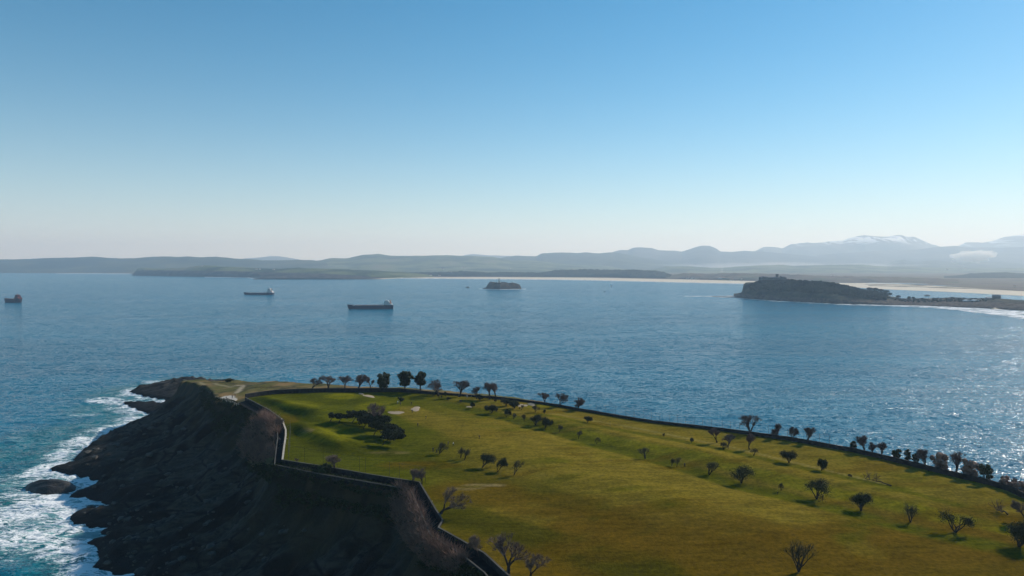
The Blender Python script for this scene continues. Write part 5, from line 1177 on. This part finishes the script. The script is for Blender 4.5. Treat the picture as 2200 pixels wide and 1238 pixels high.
# boulders strewn over the foot of the cliff
rr = random.Random(9); mb = MB(); k = 0
while k < 520:
    px, py = rr.uniform(120, 1000), rr.uniform(880, 1250); x, y = G(px, py, 8)
    j = int((y - gy[0]) / DX); i = int((x - gx[0]) / DX)
    if not (0 <= i < len(gx) and 0 <= j < len(gy)) or not inS[j, i] or inP[j, i] or dP[j, i] < 9: continue
    k += 1; r_ = rr.choice((.35, .5, .5, .8, .8, 1.2, 1.8)) * rr.uniform(.7, 1.2); mb.blob((x, y, gz(x, y) + r_ * .2), r_, rr, .6)
o = mb.build("boulders", mat("boulder rock", (.03, .028, .024), .9, noise=((.09, .08, .065), .6))); tag(o, "dark boulders strewn over the shaded rock slope", "boulders", kind="stuff")
# small cloud and smoke in the distance
FLIP = True
def puff(name, cx, cy, Y, wpx, hpx, dens, colr, label, seed, depth=.5, tilt=0.0):
    x, z = GY(cx, cy, Y); k = Y / F; rr = random.Random(seed); mb = MB(); nu, nv = 40, 22
    for i in range(nv + 1):
        for j in range(nu):
            th = math.pi * i / nv; ph = 2 * math.pi * j / nu; d = (math.sin(th) * math.cos(ph), math.sin(th) * math.sin(ph), math.cos(th))
            n_ = .35 + 1.3 * float(fbm(np.array(d[0] * 3.6 + 7 + d[2] * 1.3), np.array(d[1] * 2.8 + d[2] * 3.2 + seed), seed, 4))
            mb.v.append((d[0] * wpx * k / 2 * n_ , d[1] * wpx * k * depth / 2 * n_, d[2] * hpx * k / 2 * n_ + tilt * d[0] * wpx * k / 2))
    for i in range(nv):
        for j in range(nu): mb.face((i * nu + j, i * nu + (j + 1) % nu, (i + 1) * nu + (j + 1) % nu, (i + 1) * nu + j))
    m = bpy.data.materials.new(name); m.use_nodes = True; q = NB(m); q.n.remove(q.n["Principled BSDF"]); mb.f = [tuple(reversed(f)) for f in mb.f] if FLIP else mb.f
    pv = q.add("ShaderNodeVolumePrincipled", {"Color": (*colr, 1), "Density": dens, "Anisotropy": .1}); q.l.new(pv.outputs[0], q.n["Material Output"].inputs["Volume"])
    o = mb.build(name, m, loc=(x, Y, z)); tag(o, label, name, kind="stuff")
puff("cloud", 2090, 551, 10800, 92, 26, .011, (1, .98, .94), "small pale cloud lying against the hills at right", 5, tilt=.10)
for i_, (a_, b_, Y_, w_, h_, d_) in enumerate([(1640, 572, 11500, 330, 16, .00042), (1880, 574, 11200, 300, 14, .0004), (1480, 574, 12000, 260, 14, .00032), (700, 577, 9600, 420, 12, .00022), (960, 576, 10000, 380, 12, .00022)]):
    puff("mist", a_, b_, Y_, w_, h_, d_, (1, 1, 1), ["pale mist bank before the mountains, left of the wooded peninsula tower", "pale mist bank before the mountains, above the peninsula wood", "thin mist bank left of the smoke", "thin mist on the lowland behind the western headland", "thin mist on the fields above the lighthouse island"][i_], 20 + i_, depth=.35)
puff("smoke", 1551, 580, 7000, 6, 26, .0040, (.95, .97, 1), "thin pale smoke rising from the plain left of the peninsula", 6, depth=1)
# ------------------------------------------------------------------ haze
ZTOP = 1060.0
mb = MB(); mb.box((0, 16000, (ZTOP - 6) / 2), (92000, 36400, ZTOP + 6), 0)
M_haze = bpy.data.materials.new("haze"); M_haze.use_nodes = True; q = NB(M_haze)
q.n.remove(q.n["Principled BSDF"])
pv = q.add("ShaderNodeVolumePrincipled", {"Color": (.60, .80, 1.0, 1), "Absorption Color": (1, 1, 1, 1), "Density": 6.8e-5, "Anisotropy": .25})
q.l.new(pv.outputs[0], q.n["Material Output"].inputs["Volume"])
o = mb.build("haze", M_haze); tag(o, kind="stuff", label="thin pale haze filling the air over the bay", cat="haze")
